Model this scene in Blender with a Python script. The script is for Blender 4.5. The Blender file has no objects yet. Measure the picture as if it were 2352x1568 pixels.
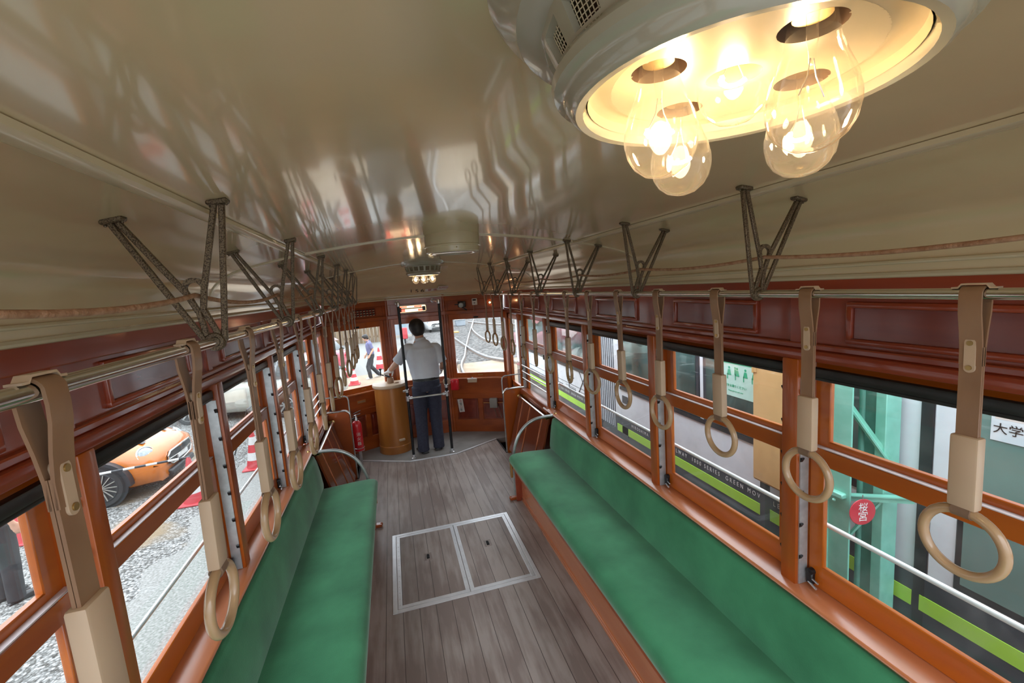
import bpy, bmesh, math, random
from mathutils import Vector as V, Matrix, noise as mnoise
random.seed(7)
SC = bpy.context.scene
COL = SC.collection
SCALE = 1.08          # everything is laid out in measured units, then scaled to metres at the end

# ------------------------------------------------------------------ camera, world, exposure
cam_data = bpy.data.cameras.new('camera')
cam = bpy.data.objects.new('camera', cam_data); COL.objects.link(cam)
cam_data.sensor_width = 36.0; cam_data.sensor_fit = 'HORIZONTAL'
cam_data.lens = 36.0 * 1006.57 / 2352.0
cam_data.clip_start = 0.01; cam_data.clip_end = 300
def cam_axes(yaw, pitch, roll):
    cy, sy, cp, sp, cr, sr = math.cos(yaw), math.sin(yaw), math.cos(pitch), math.sin(pitch), math.cos(roll), math.sin(roll)
    f = V((sy*cp, cy*cp, -sp)); r = V((cy, -sy, 0)); d = f.cross(r)
    return r*cr + d*sr, -r*sr + d*cr, f
CR, CD, CF = cam_axes(.2621, .1284, .0722)
CAM = V((-.2953, 0, 1.9))
rot = Matrix((CR, -CD, -CF)).transposed().to_4x4()
cam.matrix_world = Matrix.Translation(CAM*SCALE) @ rot
SC.camera = cam

vs = SC.view_settings
vs.view_transform = 'Standard'; vs.look = 'None'; vs.gamma = 1.0; vs.use_curve_mapping = False
vs.exposure = 1.52
SC.cycles.max_bounces = 10; SC.cycles.diffuse_bounces = 5; SC.cycles.glossy_bounces = 5
SC.cycles.transparent_max_bounces = 16; SC.cycles.transmission_bounces = 8
SC.cycles.caustics_reflective = False; SC.cycles.caustics_refractive = False
SC.cycles.sample_clamp_indirect = 6.0

world = bpy.data.worlds.new('overcast_sky'); SC.world = world; world.use_nodes = True
wn = world.node_tree.nodes; wl = world.node_tree.links; wn.clear()
wo = wn.new('ShaderNodeOutputWorld'); wb = wn.new('ShaderNodeBackground'); wt = wn.new('ShaderNodeTexCoord')
wz = wn.new('ShaderNodeSeparateXYZ'); wr = wn.new('ShaderNodeValToRGB'); wnz = wn.new('ShaderNodeTexNoise'); wm = wn.new('ShaderNodeMix')
wm.data_type = 'RGBA'; wm.blend_type = 'MULTIPLY'; wm.inputs[0].default_value = .25
wnz.inputs['Scale'].default_value = 2.2; wnz.inputs['Detail'].default_value = 4
wr.color_ramp.elements[0].position = 0.0; wr.color_ramp.elements[0].color = (.66, .70, .75, 1)
wr.color_ramp.elements[1].position = 1.0; wr.color_ramp.elements[1].color = (2.35, 2.5, 2.75, 1)
wb.inputs['Strength'].default_value = 1.1
wl.new(wt.outputs['Generated'], wz.inputs[0]); wl.new(wz.outputs[2], wr.inputs[0]); wl.new(wt.outputs['Generated'], wnz.inputs[0])
wl.new(wr.outputs[0], wm.inputs[6]); wl.new(wnz.outputs[0], wm.inputs[7]); wl.new(wm.outputs[2], wb.inputs[0]); wl.new(wb.outputs[0], wo.inputs[0])

BULB_WATTS = 0.095      # each bulb of the two ceiling lamps
SIGN_STRENGTH = 0.9

# ------------------------------------------------------------------ materials
MATS = {}
def nodes_of(name):
    m = bpy.data.materials.new(name); m.use_nodes = True
    nt = m.node_tree; b = nt.nodes['Principled BSDF']
    return m, nt, b
def setb(b, **k):
    for a, v in k.items():
        key = a.replace('_', ' ')
        if key in b.inputs: b.inputs[key].default_value = v
def pm(name, c1, c2=None, rough=.5, metal=0.0, scale=8.0, stretch=(1, 1, 1), detail=4.0, bump=0.0, bscale=None, coat=0.0, coatr=.05, spec=.5, emit=None, estr=0, rvar=0.0, sheen=0.0, lo=.35, hi=.65, sss=0.0, dist=0.0):
    m, nt, b = nodes_of(name); L = nt.links
    c1 = tuple(c1) + (1,); c2 = (tuple(c2) + (1,)) if c2 else c1
    setb(b, Roughness=rough, Metallic=metal, Coat_Weight=coat, Coat_Roughness=coatr, Specular_IOR_Level=spec, Base_Color=c1, Sheen_Weight=sheen, Subsurface_Weight=sss)
    if sheen: b.inputs['Sheen Roughness'].default_value = .4
    if sss: b.inputs['Subsurface Radius'].default_value = (.02, .01, .006)
    tc = nt.nodes.new('ShaderNodeTexCoord'); mp = nt.nodes.new('ShaderNodeMapping'); mp.inputs['Scale'].default_value = stretch
    nz = nt.nodes.new('ShaderNodeTexNoise'); nz.inputs['Scale'].default_value = scale; nz.inputs['Detail'].default_value = detail; nz.inputs['Distortion'].default_value = dist
    L.new(tc.outputs['Object'], mp.inputs[0]); L.new(mp.outputs[0], nz.inputs[0])
    rp = nt.nodes.new('ShaderNodeValToRGB'); e = rp.color_ramp.elements
    e[0].position = lo; e[0].color = c1; e[1].position = hi; e[1].color = c2
    L.new(nz.outputs[0], rp.inputs[0]); L.new(rp.outputs[0], b.inputs['Base Color'])
    if rvar:
        mr = nt.nodes.new('ShaderNodeMapRange'); mr.inputs[3].default_value = max(0, rough-rvar); mr.inputs[4].default_value = rough+rvar
        L.new(nz.outputs[0], mr.inputs[0]); L.new(mr.outputs[0], b.inputs['Roughness'])
    if bump:
        nb = nt.nodes.new('ShaderNodeTexNoise'); nb.inputs['Scale'].default_value = bscale or scale*3; nb.inputs['Detail'].default_value = 3
        bp = nt.nodes.new('ShaderNodeBump'); bp.inputs['Strength'].default_value = bump; bp.inputs['Distance'].default_value = .01
        L.new(mp.outputs[0], nb.inputs[0]); L.new(nb.outputs[0], bp.inputs['Height']); L.new(bp.outputs[0], b.inputs['Normal'])
    if emit:
        b.inputs['Emission Color'].default_value = tuple(emit) + (1,); b.inputs['Emission Strength'].default_value = estr
    MATS[name] = m
    return m
def glassy(name, tint=(.96, .98, .97), refl=.9, rough=.01, ior=1.45, film=0.0, power=4.5, milky=0.0):
    m = bpy.data.materials.new(name); m.use_nodes = True; nt = m.node_tree; nt.nodes.clear(); L = nt.links
    o = nt.nodes.new('ShaderNodeOutputMaterial'); t = nt.nodes.new('ShaderNodeBsdfTransparent'); g = nt.nodes.new('ShaderNodeBsdfGlossy')
    x = nt.nodes.new('ShaderNodeMixShader'); lw = nt.nodes.new('ShaderNodeLayerWeight'); lw.inputs[0].default_value = .5
    pw = nt.nodes.new('ShaderNodeMath'); pw.operation = 'POWER'; pw.inputs[1].default_value = power; L.new(lw.outputs['Facing'], pw.inputs[0])
    fr = nt.nodes.new('ShaderNodeMath'); fr.operation = 'MULTIPLY_ADD'; f0 = ((ior-1)/(ior+1))**2; fr.inputs[1].default_value = .8; fr.inputs[2].default_value = f0; L.new(pw.outputs[0], fr.inputs[0])
    t.inputs[0].default_value = tuple(tint) + (1,); g.inputs['Color'].default_value = (refl, refl, refl, 1); g.inputs['Roughness'].default_value = rough
    L.new(fr.outputs[0], x.inputs[0]); L.new(t.outputs[0], x.inputs[1]); L.new(g.outputs[0], x.inputs[2])
    last = x
    if film:
        d = nt.nodes.new('ShaderNodeBsdfDiffuse'); d.inputs[0].default_value = (.8, .82, .82, 1)
        tc = nt.nodes.new('ShaderNodeTexCoord'); nz = nt.nodes.new('ShaderNodeTexNoise'); nz.inputs['Scale'].default_value = 9; nz.inputs['Detail'].default_value = 6
        mr = nt.nodes.new('ShaderNodeMapRange'); mr.inputs[1].default_value = .45; mr.inputs[2].default_value = .8; mr.inputs[3].default_value = film*.3; mr.inputs[4].default_value = film*1.6
        x2 = nt.nodes.new('ShaderNodeMixShader'); L.new(tc.outputs['Object'], nz.inputs[0]); L.new(nz.outputs[0], mr.inputs[0]); L.new(mr.outputs[0], x2.inputs[0])
        L.new(x.outputs[0], x2.inputs[1]); L.new(d.outputs[0], x2.inputs[2]); last = x2
    if milky:
        d = nt.nodes.new('ShaderNodeBsdfTranslucent'); d.inputs[0].default_value = (1, .93, .82, 1); x2 = nt.nodes.new('ShaderNodeMixShader'); x2.inputs[0].default_value = milky
        L.new(last.outputs[0], x2.inputs[1]); L.new(d.outputs[0], x2.inputs[2]); last = x2
    L.new(last.outputs[0], o.inputs[0]); MATS[name] = m
    return m

pm('cream', (.60, .465, .285), (.65, .51, .315), rough=.17, scale=3, coat=.65, coatr=.06, spec=.6, bump=.012, bscale=4)
pm('cream_trim', (.55, .47, .31), (.60, .52, .36), rough=.22, scale=6, coat=.4, coatr=.08)
pm('lamp_white', (.40, .37, .28), (.45, .415, .32), rough=.2, scale=10, coat=.7)
pm('reflector', (.56, .45, .29), (.60, .49, .32), rough=.25, scale=10)
pm('orange_wood', (.37, .072, .003), (.52, .122, .006), rough=.34, scale=7, stretch=(1, .12, .9), detail=6, coat=.4, coatr=.12, dist=.6)
pm('orange_wood_upright', (.32, .058, .003), (.45, .097, .006), rough=.34, scale=9, stretch=(1, 1, .1), detail=6, coat=.4, coatr=.12, dist=.6)
pm('front_wood', (.23, .040, .005), (.36, .075, .010), rough=.34, scale=8, stretch=(.3, .3, 1), detail=6, coat=.45, coatr=.14, dist=.5)
pm('red_wood', (.22, .030, .009), (.34, .056, .018), rough=.28, scale=10, stretch=(1, .1, 1), detail=6, coat=.75, coatr=.10, bump=.10, bscale=26)
pm('red_wood_panel', (.14, .020, .010), (.23, .036, .015), rough=.26, scale=10, stretch=(1, .12, 1), detail=6, coat=.7, coatr=.12, bump=.06, bscale=30)
pm('slat_wood', (.14, .03, .012), (.20, .045, .016), rough=.24, scale=8, stretch=(1, 1, .1), detail=5, coat=.6, coatr=.1)
pm('sill_wood', (.46, .14, .05), (.58, .21, .09), rough=.26, scale=8, stretch=(1, .1, 1), detail=5, coat=1.0, coatr=.2)
pm('console_wood', (.30, .10, .018), (.40, .15, .03), rough=.3, scale=6, stretch=(1, 1, .2), detail=5, coat=.4)
pm('velvet', (.020, .150, .062), (.052, .275, .120), rough=.85, scale=4, stretch=(1, 1, 1), detail=7, sheen=.35, bump=.12, bscale=160, lo=.3, hi=.7)
pm('chrome', (.72, .71, .68), (.78, .77, .75), rough=.14, metal=1.0, scale=30)
pm('rail_metal', (.70, .66, .58), (.78, .74, .67), rough=.14, metal=1.0, scale=20, stretch=(1, .1, 1))
pm('steel', (.55, .56, .57), (.68, .69, .70), rough=.30, metal=.9, scale=40)
pm('tube_grey', (.36, .38, .37), (.46, .48, .47), rough=.32, metal=.6, scale=20)
pm('bracket_paint', (.045, .027, .014), (.17, .125, .075), rough=.42, scale=420, detail=2, metal=.35, lo=.40, hi=.54)
pm('leather', (.235, .125, .066), (.29, .165, .09), rough=.45, scale=16, stretch=(1, 1, .5), detail=5, coat=.1)
pm('leather_dark', (.16, .095, .06), (.22, .135, .085), rough=.5, scale=14)
pm('ivory', (.52, .375, .255), (.57, .425, .295), rough=.36, scale=6, spec=.4, sss=.05)
pm('ivory_ring', (.45, .29, .155), (.51, .34, .195), rough=.22, scale=6, coat=.5, sss=.08)
pm('rope', (.30, .15, .08), (.46, .27, .17), rough=.8, scale=60, detail=3, bump=.4, bscale=140)
pm('black_rubber', (.012, .013, .013), (.02, .021, .021), rough=.4, scale=20)
pm('black_metal', (.012, .013, .015), (.022, .023, .025), rough=.35, metal=.4, scale=20)
pm('alu_channel', (.42, .44, .45), (.54, .56, .57), rough=.4, scale=30, metal=.55)
pm('alu_strip', (.62, .63, .65), (.70, .71, .73), rough=.34, metal=.5, scale=12)
pm('white_plastic', (.72, .72, .70), rough=.4)
pm('grey_plastic', (.24, .23, .20), (.27, .26, .23), rough=.5)
pm('red_plastic', (.60, .012, .02), (.66, .018, .028), rough=.3, coat=.4)
pm('sash_glint_strip', (.62, .53, .53), (.70, .61, .61), rough=.5, scale=30)  # pale colour painting the sky's sheen on the varnished meeting rail
pm('paper', (.66, .62, .57), (.70, .66, .61), rough=.6)
pm('ink_red', (.42, .05, .05), rough=.6)
pm('ink_black', (.015, .012, .010), rough=.5)
pm('ink_white', (.80, .80, .80), rough=.5)
pm('brass', (.55, .38, .15), rough=.3, metal=1.0)
pm('skin', (.55, .30, .20), (.60, .34, .23), rough=.5, sss=.05)
pm('hair', (.006, .005, .005), (.016, .014, .013), rough=.5, scale=60, stretch=(1, 1, .2))
pm('shirt', (.58, .62, .69), (.66, .70, .76), rough=.8, scale=5, bump=.5, bscale=9)
pm('navy', (.024, .026, .045), (.036, .038, .062), rough=.85, scale=40, bump=.35, bscale=8)
pm('shoe', (.010, .010, .011), rough=.35)
pm('glove', (.74, .74, .74), (.82, .82, .82), rough=.8, scale=30)
pm('purple_shirt', (.11, .11, .22), (.15, .15, .28), rough=.85)
pm('dark_cloth', (.014, .014, .017), (.024, .024, .028), rough=.85)
pm('blue_shirt', (.35, .45, .60), rough=.8)
glassy('pane', tint=(.955, .975, .97), ior=1.45, film=.05)
glassy('bulb_glass', tint=(.99, .97, .94), ior=1.45, refl=1.0, power=3.0, milky=.024)
pm('filament', (1, .8, .5), emit=(1.0, .72, .38), estr=60)
pm('glow_tube', (.9, .8, .6), emit=(1.0, .62, .36), estr=SIGN_STRENGTH)
pm('glow_red', (.7, .1, .06), emit=(1.0, .14, .09), estr=SIGN_STRENGTH*.8)
pm('glow_lamp', (1, .7, .4), emit=(1.0, .55, .25), estr=9)
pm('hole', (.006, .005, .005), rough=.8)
# outside
pm('car_orange', (.46, .125, .012), (.50, .14, .015), rough=.25, coat=.8)
pm('car_beige', (.36, .36, .31), (.39, .39, .34), rough=.25, coat=.8)
pm('car_red', (.50, .06, .09), rough=.25, coat=.8)
pm('tyre', (.018, .019, .021), (.03, .031, .033), rough=.8, scale=30)
pm('car_trim', (.02, .022, .026), rough=.4)
pm('car_glass', (.03, .045, .05), rough=.05, coat=1.0)
pm('headlight', (.16, .19, .20), (.32, .37, .39), rough=.3, coat=.5, metal=.0, scale=20)
pm('tail_red', (.5, .02, .03), rough=.2, coat=1)
pm('tram_grey', (.76, .83, .90), (.80, .87, .93), rough=.3, coat=.4)
pm('tram_dark', (.030, .040, .055), (.048, .058, .072), rough=.4, scale=3, coat=.2)
pm('tram_lime', (.42, .78, .06), rough=.35)
pm('tram_glass', (.020, .050, .050), (.10, .20, .19), rough=.06, coat=1.0, scale=1.6, detail=5)  # mottled teal puts the green reflections into the glass colour
pm('tram_door_glass', (.13, .24, .22), (.18, .31, .28), rough=.08, coat=1.0, scale=2)
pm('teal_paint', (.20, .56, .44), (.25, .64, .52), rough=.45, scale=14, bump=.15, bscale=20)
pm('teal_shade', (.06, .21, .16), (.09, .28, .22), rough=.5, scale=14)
pm('plywood', (.62, .40, .17), (.70, .46, .21), rough=.5, scale=5, stretch=(1, 1, .4))
pm('sign_red', (.50, .03, .05), (.58, .05, .07), rough=.4, scale=12)
pm('poster_mint', (.50, .76, .68), rough=.5)
pm('poster_green', (.04, .42, .22), rough=.5)
pm('poster_blue', (.58, .72, .78), (.72, .80, .84), rough=.4, scale=12)
pm('rail_steel', (.36, .36, .36), (.46, .46, .46), rough=.45, metal=.4, scale=20)
pm('rail_rust', (.10, .075, .06), (.15, .11, .09), rough=.8)
pm('cone_red', (.45, .035, .045), rough=.5)
pm('cone_white', (.55, .55, .54), rough=.5)
pm('fence_wood', (.12, .078, .045), (.25, .18, .11), rough=.8, scale=14, stretch=(1, 1, .06))
pm('building', (.30, .34, .38), (.35, .39, .43), rough=.7, scale=2)
pm('building_glass', (.25, .36, .42), rough=.2)
pm('yellow', (.45, .28, .07), rough=.6)
pm('leaf', (.05, .16, .06), (.10, .27, .10), rough=.7, scale=12)
pm('concrete', (.40, .36, .31), (.47, .43, .38), rough=.9, scale=6)

def floor_mat():
    m, nt, b = nodes_of('floor_planks'); L = nt.links; N = nt.nodes.new
    setb(b, Roughness=.42, Specular_IOR_Level=.4)
    tc = N('ShaderNodeTexCoord'); sp = N('ShaderNodeSeparateXYZ'); L.new(tc.outputs['Object'], sp.inputs[0])
    d = N('ShaderNodeMath'); d.operation = 'MULTIPLY_ADD'; d.inputs[1].default_value = 1/.098; d.inputs[2].default_value = .24; L.new(sp.outputs[0], d.inputs[0])
    fr = N('ShaderNodeMath'); fr.operation = 'FRACT'; L.new(d.outputs[0], fr.inputs[0])
    lt = N('ShaderNodeMath'); lt.operation = 'LESS_THAN'; lt.inputs[1].default_value = .035; L.new(fr.outputs[0], lt.inputs[0])
    fl = N('ShaderNodeMath'); fl.operation = 'FLOOR'; L.new(d.outputs[0], fl.inputs[0])
    wn_ = N('ShaderNodeTexWhiteNoise'); wn_.noise_dimensions = '1D'; L.new(fl.outputs[0], wn_.inputs['W'])
    mp = N('ShaderNodeMapping'); mp.inputs['Scale'].default_value = (9, 1.0, 1); L.new(tc.outputs['Object'], mp.inputs[0])
    nz = N('ShaderNodeTexNoise'); nz.inputs['Scale'].default_value = 3; nz.inputs['Detail'].default_value = 7; L.new(mp.outputs[0], nz.inputs[0])
    n2 = N('ShaderNodeTexNoise'); n2.inputs['Scale'].default_value = 2.2; n2.inputs['Detail'].default_value = 5; L.new(tc.outputs['Object'], n2.inputs[0])
    ad = N('ShaderNodeMath'); ad.operation = 'ADD'; L.new(nz.outputs[0], ad.inputs[0])
    m3 = N('ShaderNodeMath'); m3.operation = 'MULTIPLY'; m3.inputs[1].default_value = .22; L.new(wn_.outputs[0], m3.inputs[0]); L.new(m3.outputs[0], ad.inputs[1])
    a2 = N('ShaderNodeMath'); a2.operation = 'ADD'; L.new(ad.outputs[0], a2.inputs[0]); L.new(n2.outputs[0], a2.inputs[1])
    rp = N('ShaderNodeValToRGB'); e = rp.color_ramp.elements; e[0].position = .75; e[0].color = (.205, .158, .138, 1); e[1].position = 1.0; e[1].color = (.315, .262, .235, 1)
    hm = N('ShaderNodeMath'); hm.operation = 'MULTIPLY'; hm.inputs[1].default_value = .8; L.new(a2.outputs[0], hm.inputs[0]); L.new(hm.outputs[0], rp.inputs[0])
    mx = N('ShaderNodeMix'); mx.data_type = 'RGBA'; L.new(lt.outputs[0], mx.inputs[0]); L.new(rp.outputs[0], mx.inputs[6]); mx.inputs[7].default_value = (.070, .052, .045, 1)
    L.new(mx.outputs[2], b.inputs['Base Color'])
    mr = N('ShaderNodeMapRange'); mr.inputs[3].default_value = .25; mr.inputs[4].default_value = .6; L.new(n2.outputs[0], mr.inputs[0]); L.new(mr.outputs[0], b.inputs['Roughness'])
    bp = N('ShaderNodeBump'); bp.inputs['Strength'].default_value = .4; bp.inputs['Distance'].default_value = .004; bp.invert = True; L.new(lt.outputs[0], bp.inputs['Height']); L.new(bp.outputs[0], b.inputs['Normal'])
    MATS['floor_planks'] = m
floor_mat()
pm('platform_floor', (.17, .155, .14), (.23, .215, .20), rough=.6, scale=4, detail=6)

def ground_mat():
    m, nt, b = nodes_of('ground_gravel'); L = nt.links; N = nt.nodes.new
    setb(b, Roughness=.95, Specular_IOR_Level=.2)
    tc = N('ShaderNodeTexCoord'); sp = N('ShaderNodeSeparateXYZ'); L.new(tc.outputs['Object'], sp.inputs[0])
    vo = N('ShaderNodeTexVoronoi'); vo.inputs['Scale'].default_value = 44; L.new(tc.outputs['Object'], vo.inputs[0])
    r1 = N('ShaderNodeValToRGB'); e = r1.color_ramp.elements; e[0].position = .0; e[0].color = (.10, .097, .088, 1); e[1].position = .9; e[1].color = (.44, .44, .425, 1)
    sv = N('ShaderNodeSeparateColor'); L.new(vo.outputs['Color'], sv.inputs[0]); L.new(sv.outputs[0], r1.inputs[0])
    dk = N('ShaderNodeMapRange'); dk.inputs[1].default_value = .25; dk.inputs[2].default_value = .75; dk.inputs[3].default_value = 1; dk.inputs[4].default_value = .35; L.new(vo.outputs['Distance'], dk.inputs[0])
    mm = N('ShaderNodeMix'); mm.data_type = 'RGBA'; mm.blend_type = 'MULTIPLY'; mm.inputs[0].default_value = 1; L.new(r1.outputs[0], mm.inputs[6]); L.new(dk.outputs[0], mm.inputs[7])
    # dry grass patches
    ng = N('ShaderNodeTexNoise'); ng.inputs['Scale'].default_value = .9; ng.inputs['Detail'].default_value = 6; L.new(tc.outputs['Object'], ng.inputs[0])
    rg = N('ShaderNodeMapRange'); rg.inputs[1].default_value = .58; rg.inputs[2].default_value = .68; L.new(ng.outputs[0], rg.inputs[0])
    mg = N('ShaderNodeMix'); mg.data_type = 'RGBA'; L.new(rg.outputs[0], mg.inputs[0]); L.new(mm.outputs[2], mg.inputs[6]); mg.inputs[7].default_value = (.22, .165, .105, 1)
    # pavement beside the tram
    nw = N('ShaderNodeTexNoise'); nw.inputs['Scale'].default_value = 1.3; nw.inputs['Detail'].default_value = 5; L.new(tc.outputs['Object'], nw.inputs[0])
    ax = N('ShaderNodeMath'); ax.operation = 'MULTIPLY_ADD'; ax.inputs[1].default_value = 1.1; L.new(nw.outputs[0], ax.inputs[0]); L.new(sp.outputs[0], ax.inputs[2])
    gt = N('ShaderNodeMath'); gt.operation = 'GREATER_THAN'; gt.inputs[1].default_value = -2.45; L.new(ax.outputs[0], gt.inputs[0])
    np_ = N('ShaderNodeTexNoise'); np_.inputs['Scale'].default_value = 45; np_.inputs['Detail'].default_value = 4; L.new(tc.outputs['Object'], np_.inputs[0])
    rp = N('ShaderNodeValToRGB'); e = rp.color_ramp.elements; e[0].position = .35; e[0].color = (.15, .15, .14, 1); e[1].position = .68; e[1].color = (.29, .29, .275, 1); L.new(np_.outputs[0], rp.inputs[0])
    mp2 = N('ShaderNodeMix'); mp2.data_type = 'RGBA'; L.new(gt.outputs[0], mp2.inputs[0]); L.new(mg.outputs[2], mp2.inputs[6]); L.new(rp.outputs[0], mp2.inputs[7])
    # dark ballast ahead
    gy = N('ShaderNodeMath'); gy.operation = 'GREATER_THAN'; gy.inputs[1].default_value = 15.6; L.new(sp.outputs[1], gy.inputs[0])
    gx = N('ShaderNodeMath'); gx.operation = 'GREATER_THAN'; gx.inputs[1].default_value = .2; L.new(sp.outputs[0], gx.inputs[0])
    gg = N('ShaderNodeMath'); gg.operation = 'MULTIPLY'; L.new(gy.outputs[0], gg.inputs[0]); L.new(gx.outputs[0], gg.inputs[1])
    v2 = N('ShaderNodeTexVoronoi'); v2.inputs['Scale'].default_value = 11; L.new(tc.outputs['Object'], v2.inputs[0])
    s2 = N('ShaderNodeSeparateColor'); L.new(v2.outputs['Color'], s2.inputs[0])
    r2 = N('ShaderNodeValToRGB'); e = r2.color_ramp.elements; e[0].color = (.035, .033, .031, 1); e[1].color = (.19, .18, .17, 1); L.new(s2.outputs[0], r2.inputs[0])
    mb = N('ShaderNodeMix'); mb.data_type = 'RGBA'; L.new(gg.outputs[0], mb.inputs[0]); L.new(mp2.outputs[2], mb.inputs[6]); L.new(r2.outputs[0], mb.inputs[7])
    # sandy crossing in front
    cx = N('ShaderNodeMath'); cx.operation = 'GREATER_THAN'; cx.inputs[1].default_value = 9.0; L.new(sp.outputs[1], cx.inputs[0])
    cy = N('ShaderNodeMath'); cy.operation = 'LESS_THAN'; cy.inputs[1].default_value = 15.6; L.new(sp.outputs[1], cy.inputs[0])
    cc = N('ShaderNodeMath'); cc.operation = 'MULTIPLY'; L.new(cx.outputs[0], cc.inputs[0]); L.new(cy.outputs[0], cc.inputs[1])
    cz = N('ShaderNodeMath'); cz.operation = 'GREATER_THAN'; cz.inputs[1].default_value = -2.0; L.new(sp.outputs[0], cz.inputs[0])
    c3 = N('ShaderNodeMath'); c3.operation = 'MULTIPLY'; L.new(cc.outputs[0], c3.inputs[0]); L.new(cz.outputs[0], c3.inputs[1])
    rs = N('ShaderNodeValToRGB'); e = rs.color_ramp.elements; e[0].position = .3; e[0].color = (.24, .18, .125, 1); e[1].position = .7; e[1].color = (.33, .265, .20, 1); L.new(nw.outputs[0], rs.inputs[0])
    mc = N('ShaderNodeMix'); mc.data_type = 'RGBA'; L.new(c3.outputs[0], mc.inputs[0]); L.new(mb.outputs[2], mc.inputs[6]); L.new(rs.outputs[0], mc.inputs[7])
    L.new(mc.outputs[2], b.inputs['Base Color'])
    bp = N('ShaderNodeBump'); bp.inputs['Strength'].default_value = .6; bp.inputs['Distance'].default_value = .03; bp.invert = True
    iv = N('ShaderNodeMath'); iv.operation = 'SUBTRACT'; iv.inputs[0].default_value = 1; L.new(gt.outputs[0], iv.inputs[1])
    hh = N('ShaderNodeMath'); hh.operation = 'MULTIPLY'; L.new(vo.outputs['Distance'], hh.inputs[0]); L.new(iv.outputs[0], hh.inputs[1])
    L.new(hh.outputs[0], bp.inputs['Height']); L.new(bp.outputs[0], b.inputs['Normal'])
    MATS['ground_gravel'] = m
ground_mat()

# ------------------------------------------------------------------ mesh helpers
class B:
    """collects shapes in one bmesh; out() links them as ONE object"""
    def __init__(s): s.bm = bmesh.new()
    def face(s, pts):
        vs_ = [s.bm.verts.new(p) for p in pts]
        try: s.bm.faces.new(vs_)
        except ValueError: pass
        return s
    def obox(s, c, ax, h, bev=0.0, seg=1):
        c = V(c); X, Y, Z = [V(a).normalized() for a in ax]
        tmp = bmesh.new(); bmesh.ops.create_cube(tmp, size=2.0)
        for v in tmp.verts: v.co = V((v.co.x*h[0], v.co.y*h[1], v.co.z*h[2]))
        if bev > 0:
            bmesh.ops.bevel(tmp, geom=tmp.edges[:], offset=min(bev, .95*min(h)), segments=seg, affect='EDGES', profile=.5)
        M_ = {}
        for v in tmp.verts: M_[v] = s.bm.verts.new(c + X*v.co.x + Y*v.co.y + Z*v.co.z)
        for f in tmp.faces:
            try: s.bm.faces.new([M_[v] for v in f.verts])
            except ValueError: pass
        tmp.free(); return s
    def box(s, x0, x1, y0, y1, z0, z1, bev=0.0, seg=1):
        x0, x1 = sorted((x0, x1)); y0, y1 = sorted((y0, y1)); z0, z1 = sorted((z0, z1))
        return s.obox(((x0+x1)/2, (y0+y1)/2, (z0+z1)/2), ((1, 0, 0), (0, 1, 0), (0, 0, 1)), ((x1-x0)/2, (y1-y0)/2, (z1-z0)/2), bev, seg)
    def bar(s, a, b, w, t, up=(0, 1, 0), bev=0.0):
        a, b = V(a), V(b); d = (b-a); L = d.length; d.normalize(); u = V(up); u = (u - d*u.dot(d)).normalized(); sd = d.cross(u)
        return s.obox((a+b)/2, (d, sd, u), (L/2, w/2, t/2), bev)
    def loft(s, rings, closed=True, caps=True, loop=False):
        R = [[s.bm.verts.new(p) for p in r] for r in rings]; n = len(R[0])
        pairs = list(zip(R, R[1:])) + ([(R[-1], R[0])] if loop else [])
        for a, b in pairs:
            for i in range(n if closed else n-1):
                j = (i+1) % n
                try: s.bm.faces.new((a[i], a[j], b[j], b[i]))
                except ValueError: pass
        if caps and closed and not loop:
            for r in (R[0], R[-1]):
                try: s.bm.faces.new(r)
                except ValueError: pass
        return s
    def tube(s, pts, r, n=10, loop=False, sec=None, up=None):
        """sweep a round (or given 2D) section along a polyline"""
        P = [V(p) for p in pts]; m = len(P); rs = r if isinstance(r, (list, tuple)) else [r]*m
        T = []
        for i in range(m):
            a = P[(i-1) % m] if (loop or i > 0) else P[i]; b = P[(i+1) % m] if (loop or i < m-1) else P[i]
            T.append((b-a).normalized())
        u = V(up) if up else (V((0, 0, 1)) if abs(T[0].z) < .9 else V((1, 0, 0)))
        u = (u - T[0]*u.dot(T[0])).normalized(); rings = []
        for i in range(m):
            if up: u = V(up)
            u = (u - T[i]*u.dot(T[i]));
            u = u.normalized() if u.length > 1e-6 else T[i].orthogonal().normalized()
            w = T[i].cross(u)
            if sec: rings.append([P[i] + u*(a*rs[i]) + w*(b*rs[i]) for a, b in sec])
            else: rings.append([P[i] + (u*math.cos(2*math.pi*k/n) + w*math.sin(2*math.pi*k/n))*rs[i] for k in range(n)])
        return s.loft(rings, loop=loop)
    def lathe(s, prof, c=(0, 0, 0), n=48, ax=(0, 0, 1), xref=None):
        c = V(c); A = V(ax).normalized(); X = V(xref).normalized() if xref else A.orthogonal().normalized(); Y = A.cross(X); rings = []
        for r, z in prof:
            r = max(r, 1e-5); rings.append([c + A*z + (X*math.cos(2*math.pi*k/n) + Y*math.sin(2*math.pi*k/n))*r for k in range(n)])
        return s.loft(rings, caps=False)
    def disc(s, c, ax, r, t, n=32):
        return s.lathe([(0, -t/2), (r, -t/2), (r, t/2), (0, t/2)], c, n, ax)
    def ball(s, c, r, nu=20, nv=12, ax=None):
        c = V(c); r = (r, r, r) if not isinstance(r, (list, tuple)) else r; A = ax or (V((1, 0, 0)), V((0, 1, 0)), V((0, 0, 1)))
        rings = []
        for j in range(nv+1):
            t = math.pi*j/nv; sz = max(math.sin(t), 1e-4)
            rings.append([c + A[0]*(r[0]*sz*math.cos(2*math.pi*i/nu)) + A[1]*(r[1]*sz*math.sin(2*math.pi*i/nu)) + A[2]*(r[2]*math.cos(t)) for i in range(nu)])
        return s.loft(rings)
    def prism(s, pts, d):
        d = V(d); a = [V(p) for p in pts]; return s.loft([a, [p+d for p in a]])
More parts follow.
